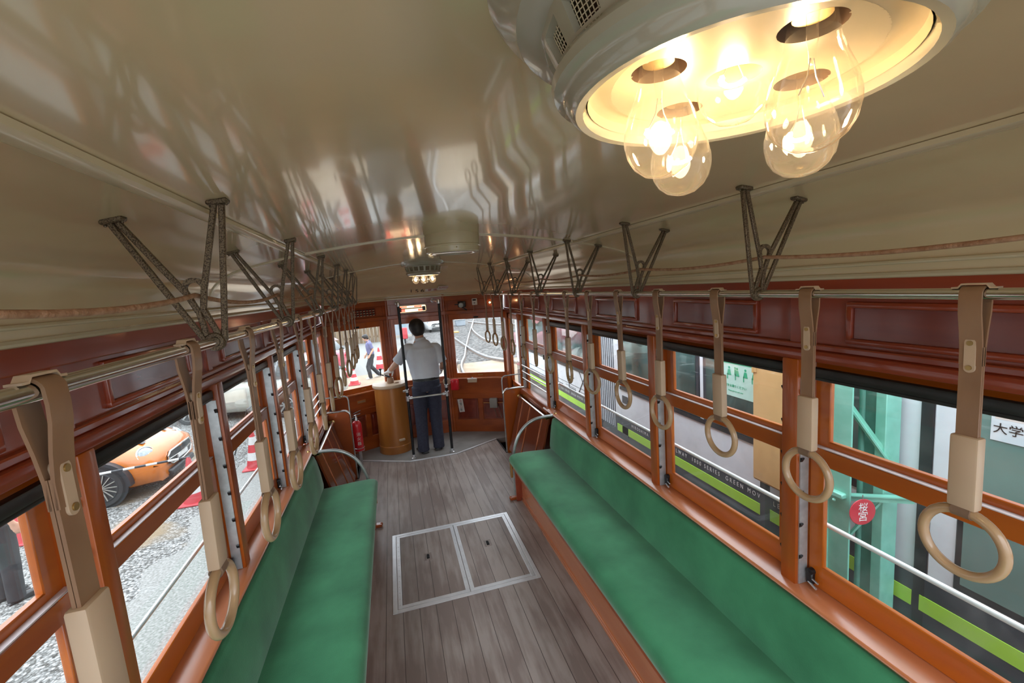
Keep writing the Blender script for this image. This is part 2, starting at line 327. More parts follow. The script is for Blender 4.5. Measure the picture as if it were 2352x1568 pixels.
    def out(s, name, mat, parent=None, origin=(0, 0, 0), smooth=40, weld=False):
        bm = s.bm; o_ = V(origin)
        if weld: bmesh.ops.remove_doubles(bm, verts=bm.verts[:], dist=1e-5)
        for v in bm.verts: v.co -= o_
        bmesh.ops.recalc_face_normals(bm, faces=bm.faces[:])
        me = bpy.data.meshes.new(name); bm.to_mesh(me); bm.free()
        if smooth:
            me.polygons.foreach_set('use_smooth', [True]*len(me.polygons)); me.set_sharp_from_angle(angle=math.radians(smooth))
        me.materials.append(MATS[mat] if isinstance(mat, str) else mat)
        o = bpy.data.objects.new(name, me); COL.objects.link(o)
        if parent: o.parent = parent
        else: o.location = o_
        return o
def tag(o, label=None, cat=None, group=None, kind=None):
    if label: o['label'] = label
    if cat: o['category'] = cat
    if group: o['group'] = group
    if kind: o['kind'] = kind
    return o
def thing(name, label, cat, loc=(0, 0, 0), group=None, kind=None):
    o = bpy.data.objects.new(name, None); o.empty_display_size = .05; COL.objects.link(o); o.location = loc
    return tag(o, label, cat, group, kind)
def structure(name, label, cat, loc=(0, 0, 0)): return thing(name, label, cat, loc, None, 'structure')
def copy_tree(o, parent=None):
    c = o.copy(); COL.objects.link(c)
    if parent: c.parent = parent
    for ch in [k for k in o.children]: copy_tree(ch, c)
    return c
def text(name, s, size, mat, M_, parent=None, ext=.0004, align='CENTER', spacing=1.0, sx=1.0, bold=0.0):
    """lettering: M_ maps x = reading direction, y = up, z = out of the surface"""
    cu = bpy.data.curves.new(name, 'FONT'); cu.body = s; cu.size = size; cu.extrude = ext; cu.align_x = align; cu.align_y = 'CENTER'; cu.space_character = spacing; cu.offset = bold
    cu.materials.append(MATS[mat]); o = bpy.data.objects.new(name, cu); COL.objects.link(o)
    if parent: o.parent = parent
    o.matrix_local = M_ @ Matrix.Diagonal((sx, 1, 1, 1))
    return o
def fit(o, w): o['fit_width'] = w; return o
def frame(pos, right, up):
    r = V(right).normalized(); n = r.cross(V(up)).normalized(); u = n.cross(r)
    M_ = Matrix((r, u, n)).transposed().to_4x4(); M_.translation = V(pos); return M_
def crom(pts, n=6):
    P = [V(p) for p in pts]; P = [P[0]*2-P[1]] + P + [P[-1]*2-P[-2]]; o = []
    for i in range(1, len(P)-2):
        a, b, c, d = P[i-1], P[i], P[i+1], P[i+2]
        for k in range(n):
            t = k/n; o.append(.5*((2*b) + (c-a)*t + (2*a-5*b+4*c-d)*t*t + (3*b-a-3*c+d)*t**3))
    o.append(P[-2]); return o
def arc(c, a0, a1, r, ux, uy, n=10):
    c, ux, uy = V(c), V(ux), V(uy)
    return [c + ux*(r*math.cos(a0+(a1-a0)*k/n)) + uy*(r*math.sin(a0+(a1-a0)*k/n)) for k in range(n+1)]
ORD = ['nearest', 'second', 'third', 'fourth', 'fifth', 'sixth', 'seventh', 'eighth', 'ninth', 'tenth', 'eleventh', 'twelfth', 'thirteenth', 'fourteenth']
SIDE = {1: 'right', -1: 'left'}

# ------------------------------------------------------------------ shell: floor, ceiling, walls
YB = -.55            # the car body is open behind the photographer
X0 = 1.073           # inner face of the side walls
half = crom([(0, 0, 2.160), (.2, 0, 2.150), (.4, 0, 2.131), (.6, 0, 2.104), (.77, 0, 2.074), (.92, 0, 2.036), (1.0, 0, 1.985), (1.035, 0, 1.92), (1.055, 0, 1.875), (1.072, 0, 1.845)], 5)
prof = [(-p.x, p.z) for p in reversed(half)] + [(p.x, p.z) for p in half[1:]]
YD = 4.05            # where the saloon ceiling meets the dome over the driver's platform
def zc(x):
    x = abs(x)
    for a, b in zip(half, half[1:]):
        if a.x <= x <= b.x: return a.z + (b.z-a.z)*(x-a.x)/max(1e-6, b.x-a.x)
    return 1.845
ZF = 1.82            # bottom edge of the dome
FP = [(-1.06, 5.38), (-.36, 5.74), (.36, 5.74), (1.06, 5.38)]   # front wall, three facets
def front_pt(x):
    x = max(-1.06, min(1.06, x))
    ax = abs(x)
    return 5.74 if ax <= .36 else 5.74 - (ax-.36)/.70*.36
def dome_pt(x, t):
    s_ = math.sin(t*math.pi/2); c_ = math.cos(t*math.pi/2); z0 = zc(x)
    y1 = front_pt(x)-.01
    return V((x*(1-.01*t), YD + (y1-YD)*s_, min(z0, ZF + (z0-ZF)*c_) if z0 > ZF else z0))
b = B()
ys = [YB, 2.0, YD]
b.loft([[(x, y, z) for x, z in prof] for y in (YB, 1.0, 2.1, 3.1, YD)], closed=False)
b.loft([[dome_pt(x, t/14) for x, z in prof] for t in range(15)], closed=False)
ceil = b.out('ceiling', 'cream', smooth=60, weld=True); tag(ceil, 'glossy cream curved ceiling of the tram', 'ceiling', kind='structure')

def arch(y, w=.026, t=.010, xmax=1.03):
    bb = B(); P = [(x, y, z-.003) for x, z in prof if abs(x) <= xmax]
    bb.tube(P, 1.0, sec=[(-w/2, -t*.2), (-w/2, t*.6), (-w*.3, t), (w*.3, t), (w/2, t*.6), (w/2, -t*.2)], up=(0, 1, 0)); return bb
arch(2.14).out('trim_1', 'cream_trim')['kind'] = 'structure'
arch(YD, .02, .008).out('trim_2', 'cream_trim')['kind'] = 'structure'
n_trim = 3
for sd in (1, -1):
    x = .655*sd
    bb = B().tube([(x, YB, zc(.655)), (x, YD+.5, zc(.655))], 1.0, sec=[(-.002, -.020), (.007, -.019), (.011, -.010), (.012, 0), (.011, .010), (.007, .019), (-.002, .020)], up=(0, 0, -1))
    o = bb.out('trim_%d' % n_trim, 'cream_trim'); o['kind'] = 'structure'; n_trim += 1
    # cornice bead above the dark timber
    bb = B().tube([(1.046*sd, YB, 1.886), (1.046*sd, 5.3, 1.886)], .006, 8).tube([(1.066*sd, YB, 1.852), (1.066*sd, 5.36, 1.850)], .009, 8)
    o = bb.out('trim_%d' % n_trim, 'cream_trim'); o['kind'] = 'structure'; n_trim += 1
bb = B().tube([dome_pt(x, .93) + V((0, -.006, 0)) for x, z in prof if abs(x) < 1.03], .005, 6)
bb.tube([dome_pt(x, 1.0) + V((0, -.010, .004)) for x, z in prof if abs(x) < 1.05], .009, 6)
o = bb.out('trim_%d' % n_trim, 'cream_trim'); o['kind'] = 'structure'; n_trim += 1

# floor of the saloon with step wells at the front doors, raised driver's platform
b = B()
b.prism([(-1.10, YB, 0), (1.10, YB, 0), (1.10, 4.69, 0), (.80, 4.69, 0), (.80, 5.19, 0), (.27, 4.92, 0), (-.27, 4.92, 0), (-.80, 5.19, 0), (-.80, 4.69, 0), (-1.10, 4.69, 0)], (0, 0, -.06))
fl = b.out('floor', 'floor_planks', smooth=0); tag(fl, 'worn grey brown plank floor of the tram', 'floor', kind='structure')
b = B().prism([(-.80, 5.19, .004), (-.27, 4.92, .004), (.27, 4.92, .004), (.80, 5.19, .004), (1.08, 5.19, .004), (1.08, 5.4, .004), (.37, 5.77, .004), (-.37, 5.77, .004), (-1.08, 5.4, .004), (-1.08, 5.19, .004)], (0, 0, -.06))
o = b.out('floor_platform', 'platform_floor', smooth=0); tag(o, "smooth grey floor of the driver's platform", 'floor', kind='structure')
b = B()
for a_, c_ in (((-.80, 5.19), (-.27, 4.92)), ((-.27, 4.92), (.27, 4.92)), ((.27, 4.92), (.80, 5.19))):
    b.bar((a_[0], a_[1], .005), (c_[0], c_[1], .005), .022, .010, up=(0, 0, 1), bev=.002)
o = b.out('trim_%d' % n_trim, 'alu_strip'); o['kind'] = 'structure'; n_trim += 1
for sd in (1, -1):
    b = B(); x0, x1 = .80*sd, 1.10*sd
    b.box(x0, x1, 4.69, 5.19, -.34, -.32); b.box(x0, x0+.02*sd, 4.69, 5.19, -.34, -.002); b.box(x0, x1, 4.67, 4.69, -.34, -.06); b.box(x0, x1, 5.19, 5.21, -.34, -.06)
    o = b.out('floor_step_well', 'hole', smooth=0); tag(o, 'dark step well inside the %s front door' % SIDE[sd], 'step well', kind='structure')

POST = {1: [3.844-.874*i for i in range(6)], -1: [3.899-.874*i for i in range(6)]}
WEND = {1: 4.72, -1: 4.75}      # front post of the barred window
win_no = 1
def make_wall(sd):
    global win_no, n_trim
    nm = SIDE[sd]; X = lambda v: v*sd
    w = structure('wall_'+nm, 'varnished timber %s wall of the tram' % nm, 'wall')
    posts = POST[sd]; yf = WEND[sd]
    # panel under the windows, closing the outside
    b = B().box(X(1.06), X(1.15), YB, yf+.04, -.30, .69); b.out('lower_panel', 'front_wood', w)
    # frieze above the windows
    b = B().box(X(1.085), X(1.15), YB, 5.40, 1.563, 1.87)
    b.box(X(1.068), X(1.09), YB, 5.38, 1.785, 1.846, .004)
    b.out('frieze_board', 'red_wood', w)
    b = B().box(X(1.050), X(1.09), YB, 5.36, 1.570, 1.608, .006, 2); b.box(X(1.064), X(1.09), YB, 5.36, 1.608, 1.628, .004)
    b.out('window_head_ledge', 'red_wood', w)
    ends = [yf] + posts
    for i in range(len(ends)-1):
        y1, y0 = ends[i]-.175, ends[i+1]+.175
        b = B(); zt, zb, m = 1.772, 1.639, .019
        b.box(X(1.072), X(1.09), y0, y1, zt-m, zt, .005, 2); b.box(X(1.072), X(1.09), y0, y1, zb, zb+m, .005, 2)
        b.box(X(1.072), X(1.09), y0, y0+m, zb+m*.6, zt-m*.6, .005, 2); b.box(X(1.072), X(1.09), y1-m, y1, zb+m*.6, zt-m*.6, .005, 2)
        fr_ = b.out('frieze_moulding', 'red_wood', w)
        B().box(X(1.081), X(1.087), y0+m*.7, y1-m*.7, zb+m*.7, zt-m*.7).out('frieze_panel', 'red_wood_panel', fr_)
    for y in [yf]+posts:
        B().box(X(1.072), X(1.09), y-.024, y+.024, 1.622, 1.80, .004).out('batten', 'red_wood', w)
        B().box(X(1.047), X(1.150), y-.032, y+.032, .715, 1.572, .006, 2).out('window_post', 'orange_wood_upright', w)
    # sill with a rounded nose
    b = B().tube([(0, YB, 0), (0, posts[0]-.02, 0)], 1.0, up=(0, 0, 1), sec=[(.719, -sd*1.148), (.719, -sd*1.012), (.716, -sd*1.006), (.710, -sd*1.003), (.703, -sd*1.006), (.699, -sd*1.012), (.690, -sd*1.02), (.690, -sd*1.148)])
    b.out('window_sill', 'sill_wood', w)
    B().box(X(1.02), X(1.10), posts[0]-.02, yf+.04, .55, .735, .006, 2).out('door_side_sill', 'front_wood', w)
    # windows
    for i in range(len(ends)-1):
        ya, yb = ends[i+1]+.032, ends[i]-.032
        barred = i == 0
        wi = structure('window_%d' % win_no, '%s wall sash window, %s' % (nm, 'barred one beside the front door' if barred else '%s behind the barred one' % ORD[i-1].replace('nearest', 'first')), 'window'); win_no += 1
        za = .60 if barred else .7205
        def sash(nmz, xo, y0, y1, z0, z1, st, rb, rt):
            t = .0098; b = B()
            b.box(X(xo-t), X(xo+t), y0, y0+st, z0, z1, .003); b.box(X(xo-t), X(xo+t), y1-st, y1, z0, z1, .003)
            b.box(X(xo-t), X(xo+t), y0+st*.9, y1-st*.9, z0, z0+rb, .003); b.box(X(xo-t), X(xo+t), y0+st*.9, y1-st*.9, z1-rt, z1, .003)
            s_ = b.out(nmz, 'orange_wood', wi)
            # light putty bead around the glass
            B().box(X(xo-.002), X(xo+.002), y0+st*.95, y1-st*.95, z0+rb*.97, z1-rt*.9).out('glass_pane', 'pane', s_)
            return s_
        gap = .005
        sash('lower_sash', 1.113, ya+gap, yb-gap, za, 1.2535, .056, .090, .0615)
        sash('upper_sash', 1.133, ya+gap, yb-gap, 1.222, 1.562, .056, .057, .045)
        B().box(X(1.103), X(1.1235), ya+gap, yb-gap, 1.2535, 1.2575, .001).out('sash_glint_strip', 'sash_glint_strip', wi)  # added pale strip: sky reflection on the sash top put into colour
        for yy, dr in ((ya, 1), (yb, -1)):
            ch = B().box(X(1.060), X(1.098), yy, yy+dr*.005, za, 1.50).out('sash_channel', 'alu_channel', wi)
            b = B()
            for k in range(6):
                z = za+.10+k*.125; yk = yy+dr*.005
                b.prism([(X(1.058), yk, z), (X(1.058), yk+dr*.008, z+.014), (X(1.058), yk+dr*.006, z+.018), (X(1.058), yk, z+.016)], (X(.012), 0, 0))
            b.out('catch_tooth', 'black_metal', ch)
        if not barred:
            lt = B().box(X(1.084), X(1.103), yb-.036, yb-.010, .728, .775, .004).lathe([(.013, 0), (.013, .018), (0, .020)], (X(1.103), yb-.023, .775), 14, (-sd, 0, 0)).out('sash_latch', 'black_metal', wi)
            B().tube([(X(1.09), yb-.03, .752), (X(1.082), yb-.062, .752)], .0035, 8).tube([(X(1.088), yb-.02, .735), (X(1.076), yb-.060, .733)], .0045, 8).out('latch_pin', 'steel', lt)
            rb = thing('roller_blind', 'rolled black blind heading the %s' % wi['label'], 'blind', (X(1.075), (ya+yb)/2, 1.536), 'rolled blinds above the windows')
            hw = (yb-ya)/2-.012; dz = -.004
            b = B().obox((0, 0, dz), ((1, 0, 0), (0, 1, 0), (0, 0, 1)), (.013, hw, .016), .006, 2)
            b.out('cassette', 'black_rubber', rb)
            B().tube([(-.004*sd, -hw, -.024), (-.004*sd, hw, -.024)], .0075, 10).out('bottom_bar', 'black_rubber', rb)
            B().tube([(0, -hw-.012, -.012), (0, hw+.012, -.012)], .004, 8).out('spring_pin', 'black_metal', rb)
        else:
            for k, z in enumerate((.998, .928, .852)):
                bar_ = B().tube([(X(1.058), ya-.01, z), (X(1.058), yb+.01, z)], .0075, 10)
                o = bar_.out('guard_bar', 'chrome', wi)
            B().box(X(1.05), X(1.068), ya+.02, ya+.05, 1.17, 1.215, .004).out('bar_bracket', 'black_metal', wi)
    # corner post and folding front door
    dn = 1 if sd == 1 else 2
    d = structure('door_%d' % dn, 'narrow glazed folding door at the %s front corner' % nm, 'door')
    y0, y1 = yf+.045, 5.24
    b = B(); t0, t1 = X(1.07), X(1.10)
    b.box(t0, t1, y0, y0+.05, -.30, 1.56, .003); b.box(t0, t1, y1-.05, y1, -.30, 1.56, .003); b.box(t0, t1, y0, y1, 1.50, 1.56, .003); b.box(t0, t1, y0, y1, -.30, .72, .003)
    b.out('door_leaf', 'orange_wood_upright', d)
    B().box(X(1.083), X(1.087), y0+.045, y1-.045, .715, 1.505).out('glass_pane', 'pane', d)
    B().box(X(1.062), X(1.072), y0+.05, y1-.05, .655, .665, .002).box(X(1.062), X(1.072), y0+.05, y1-.05, .635, .645, .002).out('vent_strip', 'black_metal', d)
    B().box(X(1.045), X(1.115), 5.235, 5.40, -.30, 1.58, .008, 2).out('corner_post', 'orange_wood_upright', w)
    return w
WALLS = {sd: make_wall(sd) for sd in (1, -1)}

# front wall in three facets
wf = structure('wall_front', "varnished timber front wall of the driver's platform", 'wall')
def facet(p0, p1, nm, wl_, wr_, zb=.80, zt=1.505):
    """p0 -> p1 left to right; wl_, wr_ = glass edges as fractions"""
    global win_no
    a = V((p0[0], p0[1], 0)); c = V((p1[0], p1[1], 0)); u = (c-a); L = u.length; u.normalize(); n = V((u.y, -u.x, 0))   # n points into the car
    Z = V((0, 0, 1))
    def bx(b, s0, s1, z0, z1, d0, d1, bev=.003):
        return b.obox(a + u*(L*(s0+s1)/2) + Z*((z0+z1)/2) + n*((d0+d1)/2), (u, n, Z), (abs(L*(s1-s0))/2, abs(d1-d0)/2, (z1-z0)/2), bev)
    # dado, frieze
    b = B(); bx(b, 0, 1, -.06, .60, -.03, 0, 0); bx(b, 0, 1, .50, zb-.08, -.03, .012)
    bx(b, 0, 1, 0, .17, 0, .012); bx(b, 0, 1, .455, .53, 0, .014)
    for s0, s1 in ((0, .09), (.46, .54), (.91, 1)): bx(b, s0, s1, .16, .46, 0, .012)
    b.out('dado_frame', 'front_wood', wf)
    for s0, s1 in ((.10, .45), (.55, .90)):
        b = B(); bx(b, s0, s1, .178, .448, -.004, .004, .0); bx(b, s0+.03, s1-.03, .20, .425, .002, .007, .004); b.out('dado_panel', 'red_wood_panel', wf)
    b = B(); bx(b, 0, 1, zb-.082, zb-.062, -.02, .03, .006); b.out('ledge', 'sill_wood', wf)
    b = B(); bx(b, 0, 1, 1.60, 1.86, -.03, 0, 0); bx(b, 0, 1, 1.755, 1.83, 0, .014); bx(b, 0, 1, 1.575, 1.625, -.01, .022, .006); bx(b, .0, .07, 1.62, 1.76, 0, .008); bx(b, .93, 1, 1.62, 1.76, 0, .008)
    b.out('frieze_board', 'front_wood', wf)
    # window
    wi = structure('window_%d' % win_no, nm, 'window'); win_no += 1
    st = .05/L
    b = B()
    bx(b, wl_-st, wl_, zb-.065, 1.60, -.025, .004); bx(b, wr_, wr_+st, zb-.065, 1.60, -.025, .004); bx(b, wl_-st*.2, wr_+st*.2, zb-.065, zb, -.025, .004); bx(b, wl_-st*.2, wr_+st*.2, zt, 1.60, -.025, .004)
    b.out('sash_frame', 'orange_wood_upright', wi)
    b = B(); bx(b, wl_-.005, wr_+.005, zb-.004, zt+.004, -.013, -.009, 0); b.out('glass_pane', 'pane', wi)
    b = B(); m = (wl_+wr_)/2; w_ = .03/L; bx(b, m-w_, m+w_, zb-.036, zb-.026, .003, .006, .001); b.out('finger_grip', 'brass', wi)
    b = B(); bx(b, m-w_, m+w_, zt+.012, zt+.03, .003, .012, .002); b.out('sash_catch', 'black_metal', wi)
    # timber each side of the sash
    b = B()
    if wl_-st > 0: bx(b, 0, wl_-st, zb-.07, 1.61, -.03, .010)
    if wr_+st < 1: bx(b, wr_+st, 1, zb-.07, 1.61, -.03, .010)
    b.out('mullion', 'front_wood', wf)
    return a, u, n, L
FL = facet(FP[0], FP[1], "left windscreen pane of the driver's platform", .11, .86)
FC = facet(FP[1], FP[2], 'centre windscreen pane in front of the driver', .115, .90, .77)
FR = facet(FP[2], FP[3], 'right windscreen pane looking on to the rails', .13, .95)
for p in FP[1:3]:
    B().lathe([(.02, -.06), (.02, 1.84)], (p[0], p[1]-.006, 0), 12).out('angle_post', 'front_wood', wf)
def on_facet(F, s_, z, d=0.0):
    a, u, n, L = F; return a + u*(L*s_) + V((0, 0, z)) + n*d

# ------------------------------------------------------------------ handrails, brackets, ropes, straps
RX, RZ = .639, 1.830
REND = {1: 4.72, -1: 5.05}
for sd in (1, -1):
    r = thing('handrail', 'long polished overhead handrail on the %s side of the tram' % SIDE[sd], 'handrail', (RX*sd, 0, RZ))
    B().tube([(0, YB, 0), (0, REND[sd], 0)], .0098, 20).out('rail_tube', 'rail_metal', r)
    B().ball((0, REND[sd]+.004, 0), .0125, 14, 10).out('end_cap', 'brass', r)
BR = {1: [.345, .949, 1.542, 2.117, 2.73, 3.34, 3.92, 4.50], -1: [.345, .997, 1.646, 2.333, 3.004, 3.60, 4.15, 4.65]}
def make_bracket(sd):
    t = thing('rail_bracket', '', 'bracket', (0, 0, 0), 'handrail brackets along the %s rail' % SIDE[sd])
    S = lambda x, z, y=0: V((x*sd, y, z))
    fi, fo = S(-.041, .266), S(.134, .236)
    w, th = .0105, .0085
    b = B()
    def bar(p, q, ww=w): b.bar(p, q, ww, th, up=(0, 1, 0), bev=.0015)
    bar(fi + S(-.006, 0), S(-.0165, .0)); bar(fo + S(.006, 0), S(.0175, .004))
    bar(fi + S(.007, 0), S(.007, .098)); bar(S(.006, .102), S(.013, .060)); bar(S(.012, .066), S(-.008, .012))
    bar(fo + S(-.007, 0), S(.037, .098)); bar(S(.038, .102), S(.021, .060)); bar(S(.021, .066), S(.013, .012))
    b.out('strut', 'bracket_paint', t)
    B().tube(arc(S(.022, .107), -.5, math.pi+.5, .0165, S(1, 0), (0, 0, 1), 16), 1.0, sec=[(-.004, -.0045), (.004, -.0045), (.004, .0045), (-.004, .0045)], up=(0, 1, 0)).out('rope_eye', 'bracket_paint', t)
    B().lathe([(.0102, -.0075), (.0165, -.0075), (.0185, -.004), (.0185, .004), (.0165, .0075), (.0102, .0075), (.0102, -.0075)], (0, 0, 0), 28, (0, 1, 0)).out('collar', 'bracket_paint', t)
    for p, sl in ((fi, -.14), (fo, -.24)):
        n = S(-sl*1.0, -1).normalized(); u = S(1, sl*1.0).normalized()
        b = B().obox(p + V((0, 0, .004)), (u, V((0, 1, 0)), V((0, 0, 1))), (.019, .012, .005), .003)
        b.ball(p + u*.014 + V((0, 0, -.002)), .003, 8, 6).ball(p - u*.014 + V((0, 0, -.002)), .003, 8, 6)
        b.out('ceiling_foot', 'bracket_paint', t)
    return t
for sd in (1, -1):
    proto = make_bracket(sd)
    for i, y in enumerate(BR[sd]):
        o = proto if i == 0 else copy_tree(proto)
        o.location = (RX*sd, y, RZ)
        if i == 0: o['label'] = 'speckled iron rail bracket on the %s beside the camera, outside the view' % SIDE[sd]
        else: o['label'] = 'speckled iron V bracket, %s one in view carrying the %s handrail' % (ORD[i-1], SIDE[sd])
    # cord through the bracket eyes
    pts = []; Y = BR[sd]; zr = RZ + .094
    def span(y0, y1, sag):
        return [V(((RX+.022)*sd, y0+(y1-y0)*k/10, zr - sag*4*(k/10)*(1-k/10))) for k in range(10)]
    for a_, c_ in zip(Y, Y[1:]): pts += span(a_, c_, .020 if sd == -1 else .013)
    pts.append(V(((RX+.022)*sd, Y[-1], zr)))
    pts += [V(((RX+.010)*sd, Y[-1]+.10, zr+.012)), V(((RX-.02)*sd, Y[-1]+.17, zr+.045)), V(((RX-.045)*sd, Y[-1]+.15, zr+.07))] if sd == 1 else []
    b = B().tube(pts, .0048, 8); o = b.out('bell_cord', 'rope', origin=(RX*sd, 0, zr), smooth=60)
    tag(o, 'sagging brown bell cord threaded through the %s bracket eyes' % SIDE[sd], 'cord')

STY = {1: [.499, .800, 1.098, 1.397, 1.689, 1.98, 2.27, 2.575, 2.858, 3.143, 3.456, 3.744, 4.10, 4.40], -1: [.537, .868, 1.184, 1.484, 1.80, 2.115, 2.454, 2.742, 3.10, 3.45, 3.79, 4.12, 4.40]}
def make_strap(dz):
    t = thing('hand_strap', '', 'hand strap')
    w = .0152; j = -.092
    R_ = .0125; th = .0018
    # belt loop over the rail: two tails meet at the joint
    def ribbon(P, name, parent, mat='leather', ww=w, tt=th):
        return B().tube(P, 1.0, sec=[(-ww, -tt), (ww, -tt), (ww, tt), (-ww, tt)], up=(0, 1, 0)).out(name, mat, parent)
    top = arc((0, 0, 0), math.pi, 0, R_, (1, 0, 0), (0, 0, 1), 12)
    left = [V((-.0035, 0, j-.028)), V((-.0036, 0, j)), V((-.007, 0, j+.03)), V((-.0118, 0, j+.06)), V((-.0128, 0, j+.078))]
    right = [V((-p.x, 0, p.z)) for p in reversed(left)]
    ribbon(left + top[1:-1] + right, 'belt_loop', t)
    b = B()
    for s_ in (-1, 1): b.tube([(s_*.0022, 0, j+.004), (s_*.0022, 0, -.246+dz)], 1.0, sec=[(-w, -th), (w, -th), (w, th), (-w, th)], up=(0, 1, 0))
    b.out('belt', 'leather', t)
    pl = B()
    pl.loft([[V((x, .0078*math.cos(a) , -.103 + (.0215 if math.sin(a) > 0 else -.0215) + .0078*math.sin(a))) for a in [2*math.pi*k/20+.01 for k in range(20)]] for x in (-.0072, .0072)])
    plate = pl.out('clip_plate', 'ivory', t)
    for z in (-.082, -.124):
        b = B(); b.lathe([(0, -.009), (.0042, -.009), (.0042, .009), (0, .009)], (0, 0, z), 12, (1, 0, 0)); b.out('screw', 'brass', plate)
    sl = B().obox((0, 0, -.309+dz), ((1, 0, 0), (0, 1, 0), (0, 0, 1)), (.0105, .0205, .0655), .004, 2); sl.out('sleeve', 'ivory', t)
    zc_ = -.4395+dz; rr = .0585; rt = .0086
    lp = arc((0, 0, zc_+rr), math.pi, 2*math.pi, .0108, (1, 0, 0), (0, 0, 1), 10)
    ribbon([V((-.007, 0, -.371+dz))] + lp + [V((.007, 0, -.371+dz))], 'ring_loop', t, 'leather_dark', .0135, .0016)
    B().tube([V((0, rr*math.cos(a), zc_ + rr*math.sin(a))) for a in [2*math.pi*k/40 for k in range(40)]], rt, 14, loop=True, up=(1, 0, 0)).out('ring', 'ivory_ring', t)
    # saddle clip on top of the rail
    P = [(-.030, .0105), (-.021, .0105), (-.0165, .0165), (.0165, .0165), (.021, .0105), (.030, .0105)]
    B().tube([(0, y, z) for y, z in P], 1.0, sec=[(-.007, -.0013), (.007, -.0013), (.007, .0013), (-.007, .0013)], up=(1, 0, 0)).out('saddle', 'ivory', t)
    return t
rnd = random.Random(3)
for sd in (1, -1):
    proto = make_strap(0 if sd == 1 else -.022)
    for i, y in enumerate(STY[sd]):
        o = proto if i == 1 else (make_strap(.018) if (i == 0 and sd == -1) else copy_tree(proto))
        o.location = (RX*sd, y, RZ); o.rotation_euler = (rnd.uniform(-.012, .012), rnd.uniform(-.02, .02), 0)
        o['label'] = 'tan hand strap with an ivory ring, %s from the camera on the %s handrail' % (ORD[i], SIDE[sd])
        o['group'] = 'hand straps on the %s handrail' % SIDE[sd]
        if i > 4:
            ring = [c for c in o.children if c.name.startswith('ring') and 'loop' not in c.name][0]
            ring.rotation_euler = (0, 0, rnd.uniform(-.25, .25))

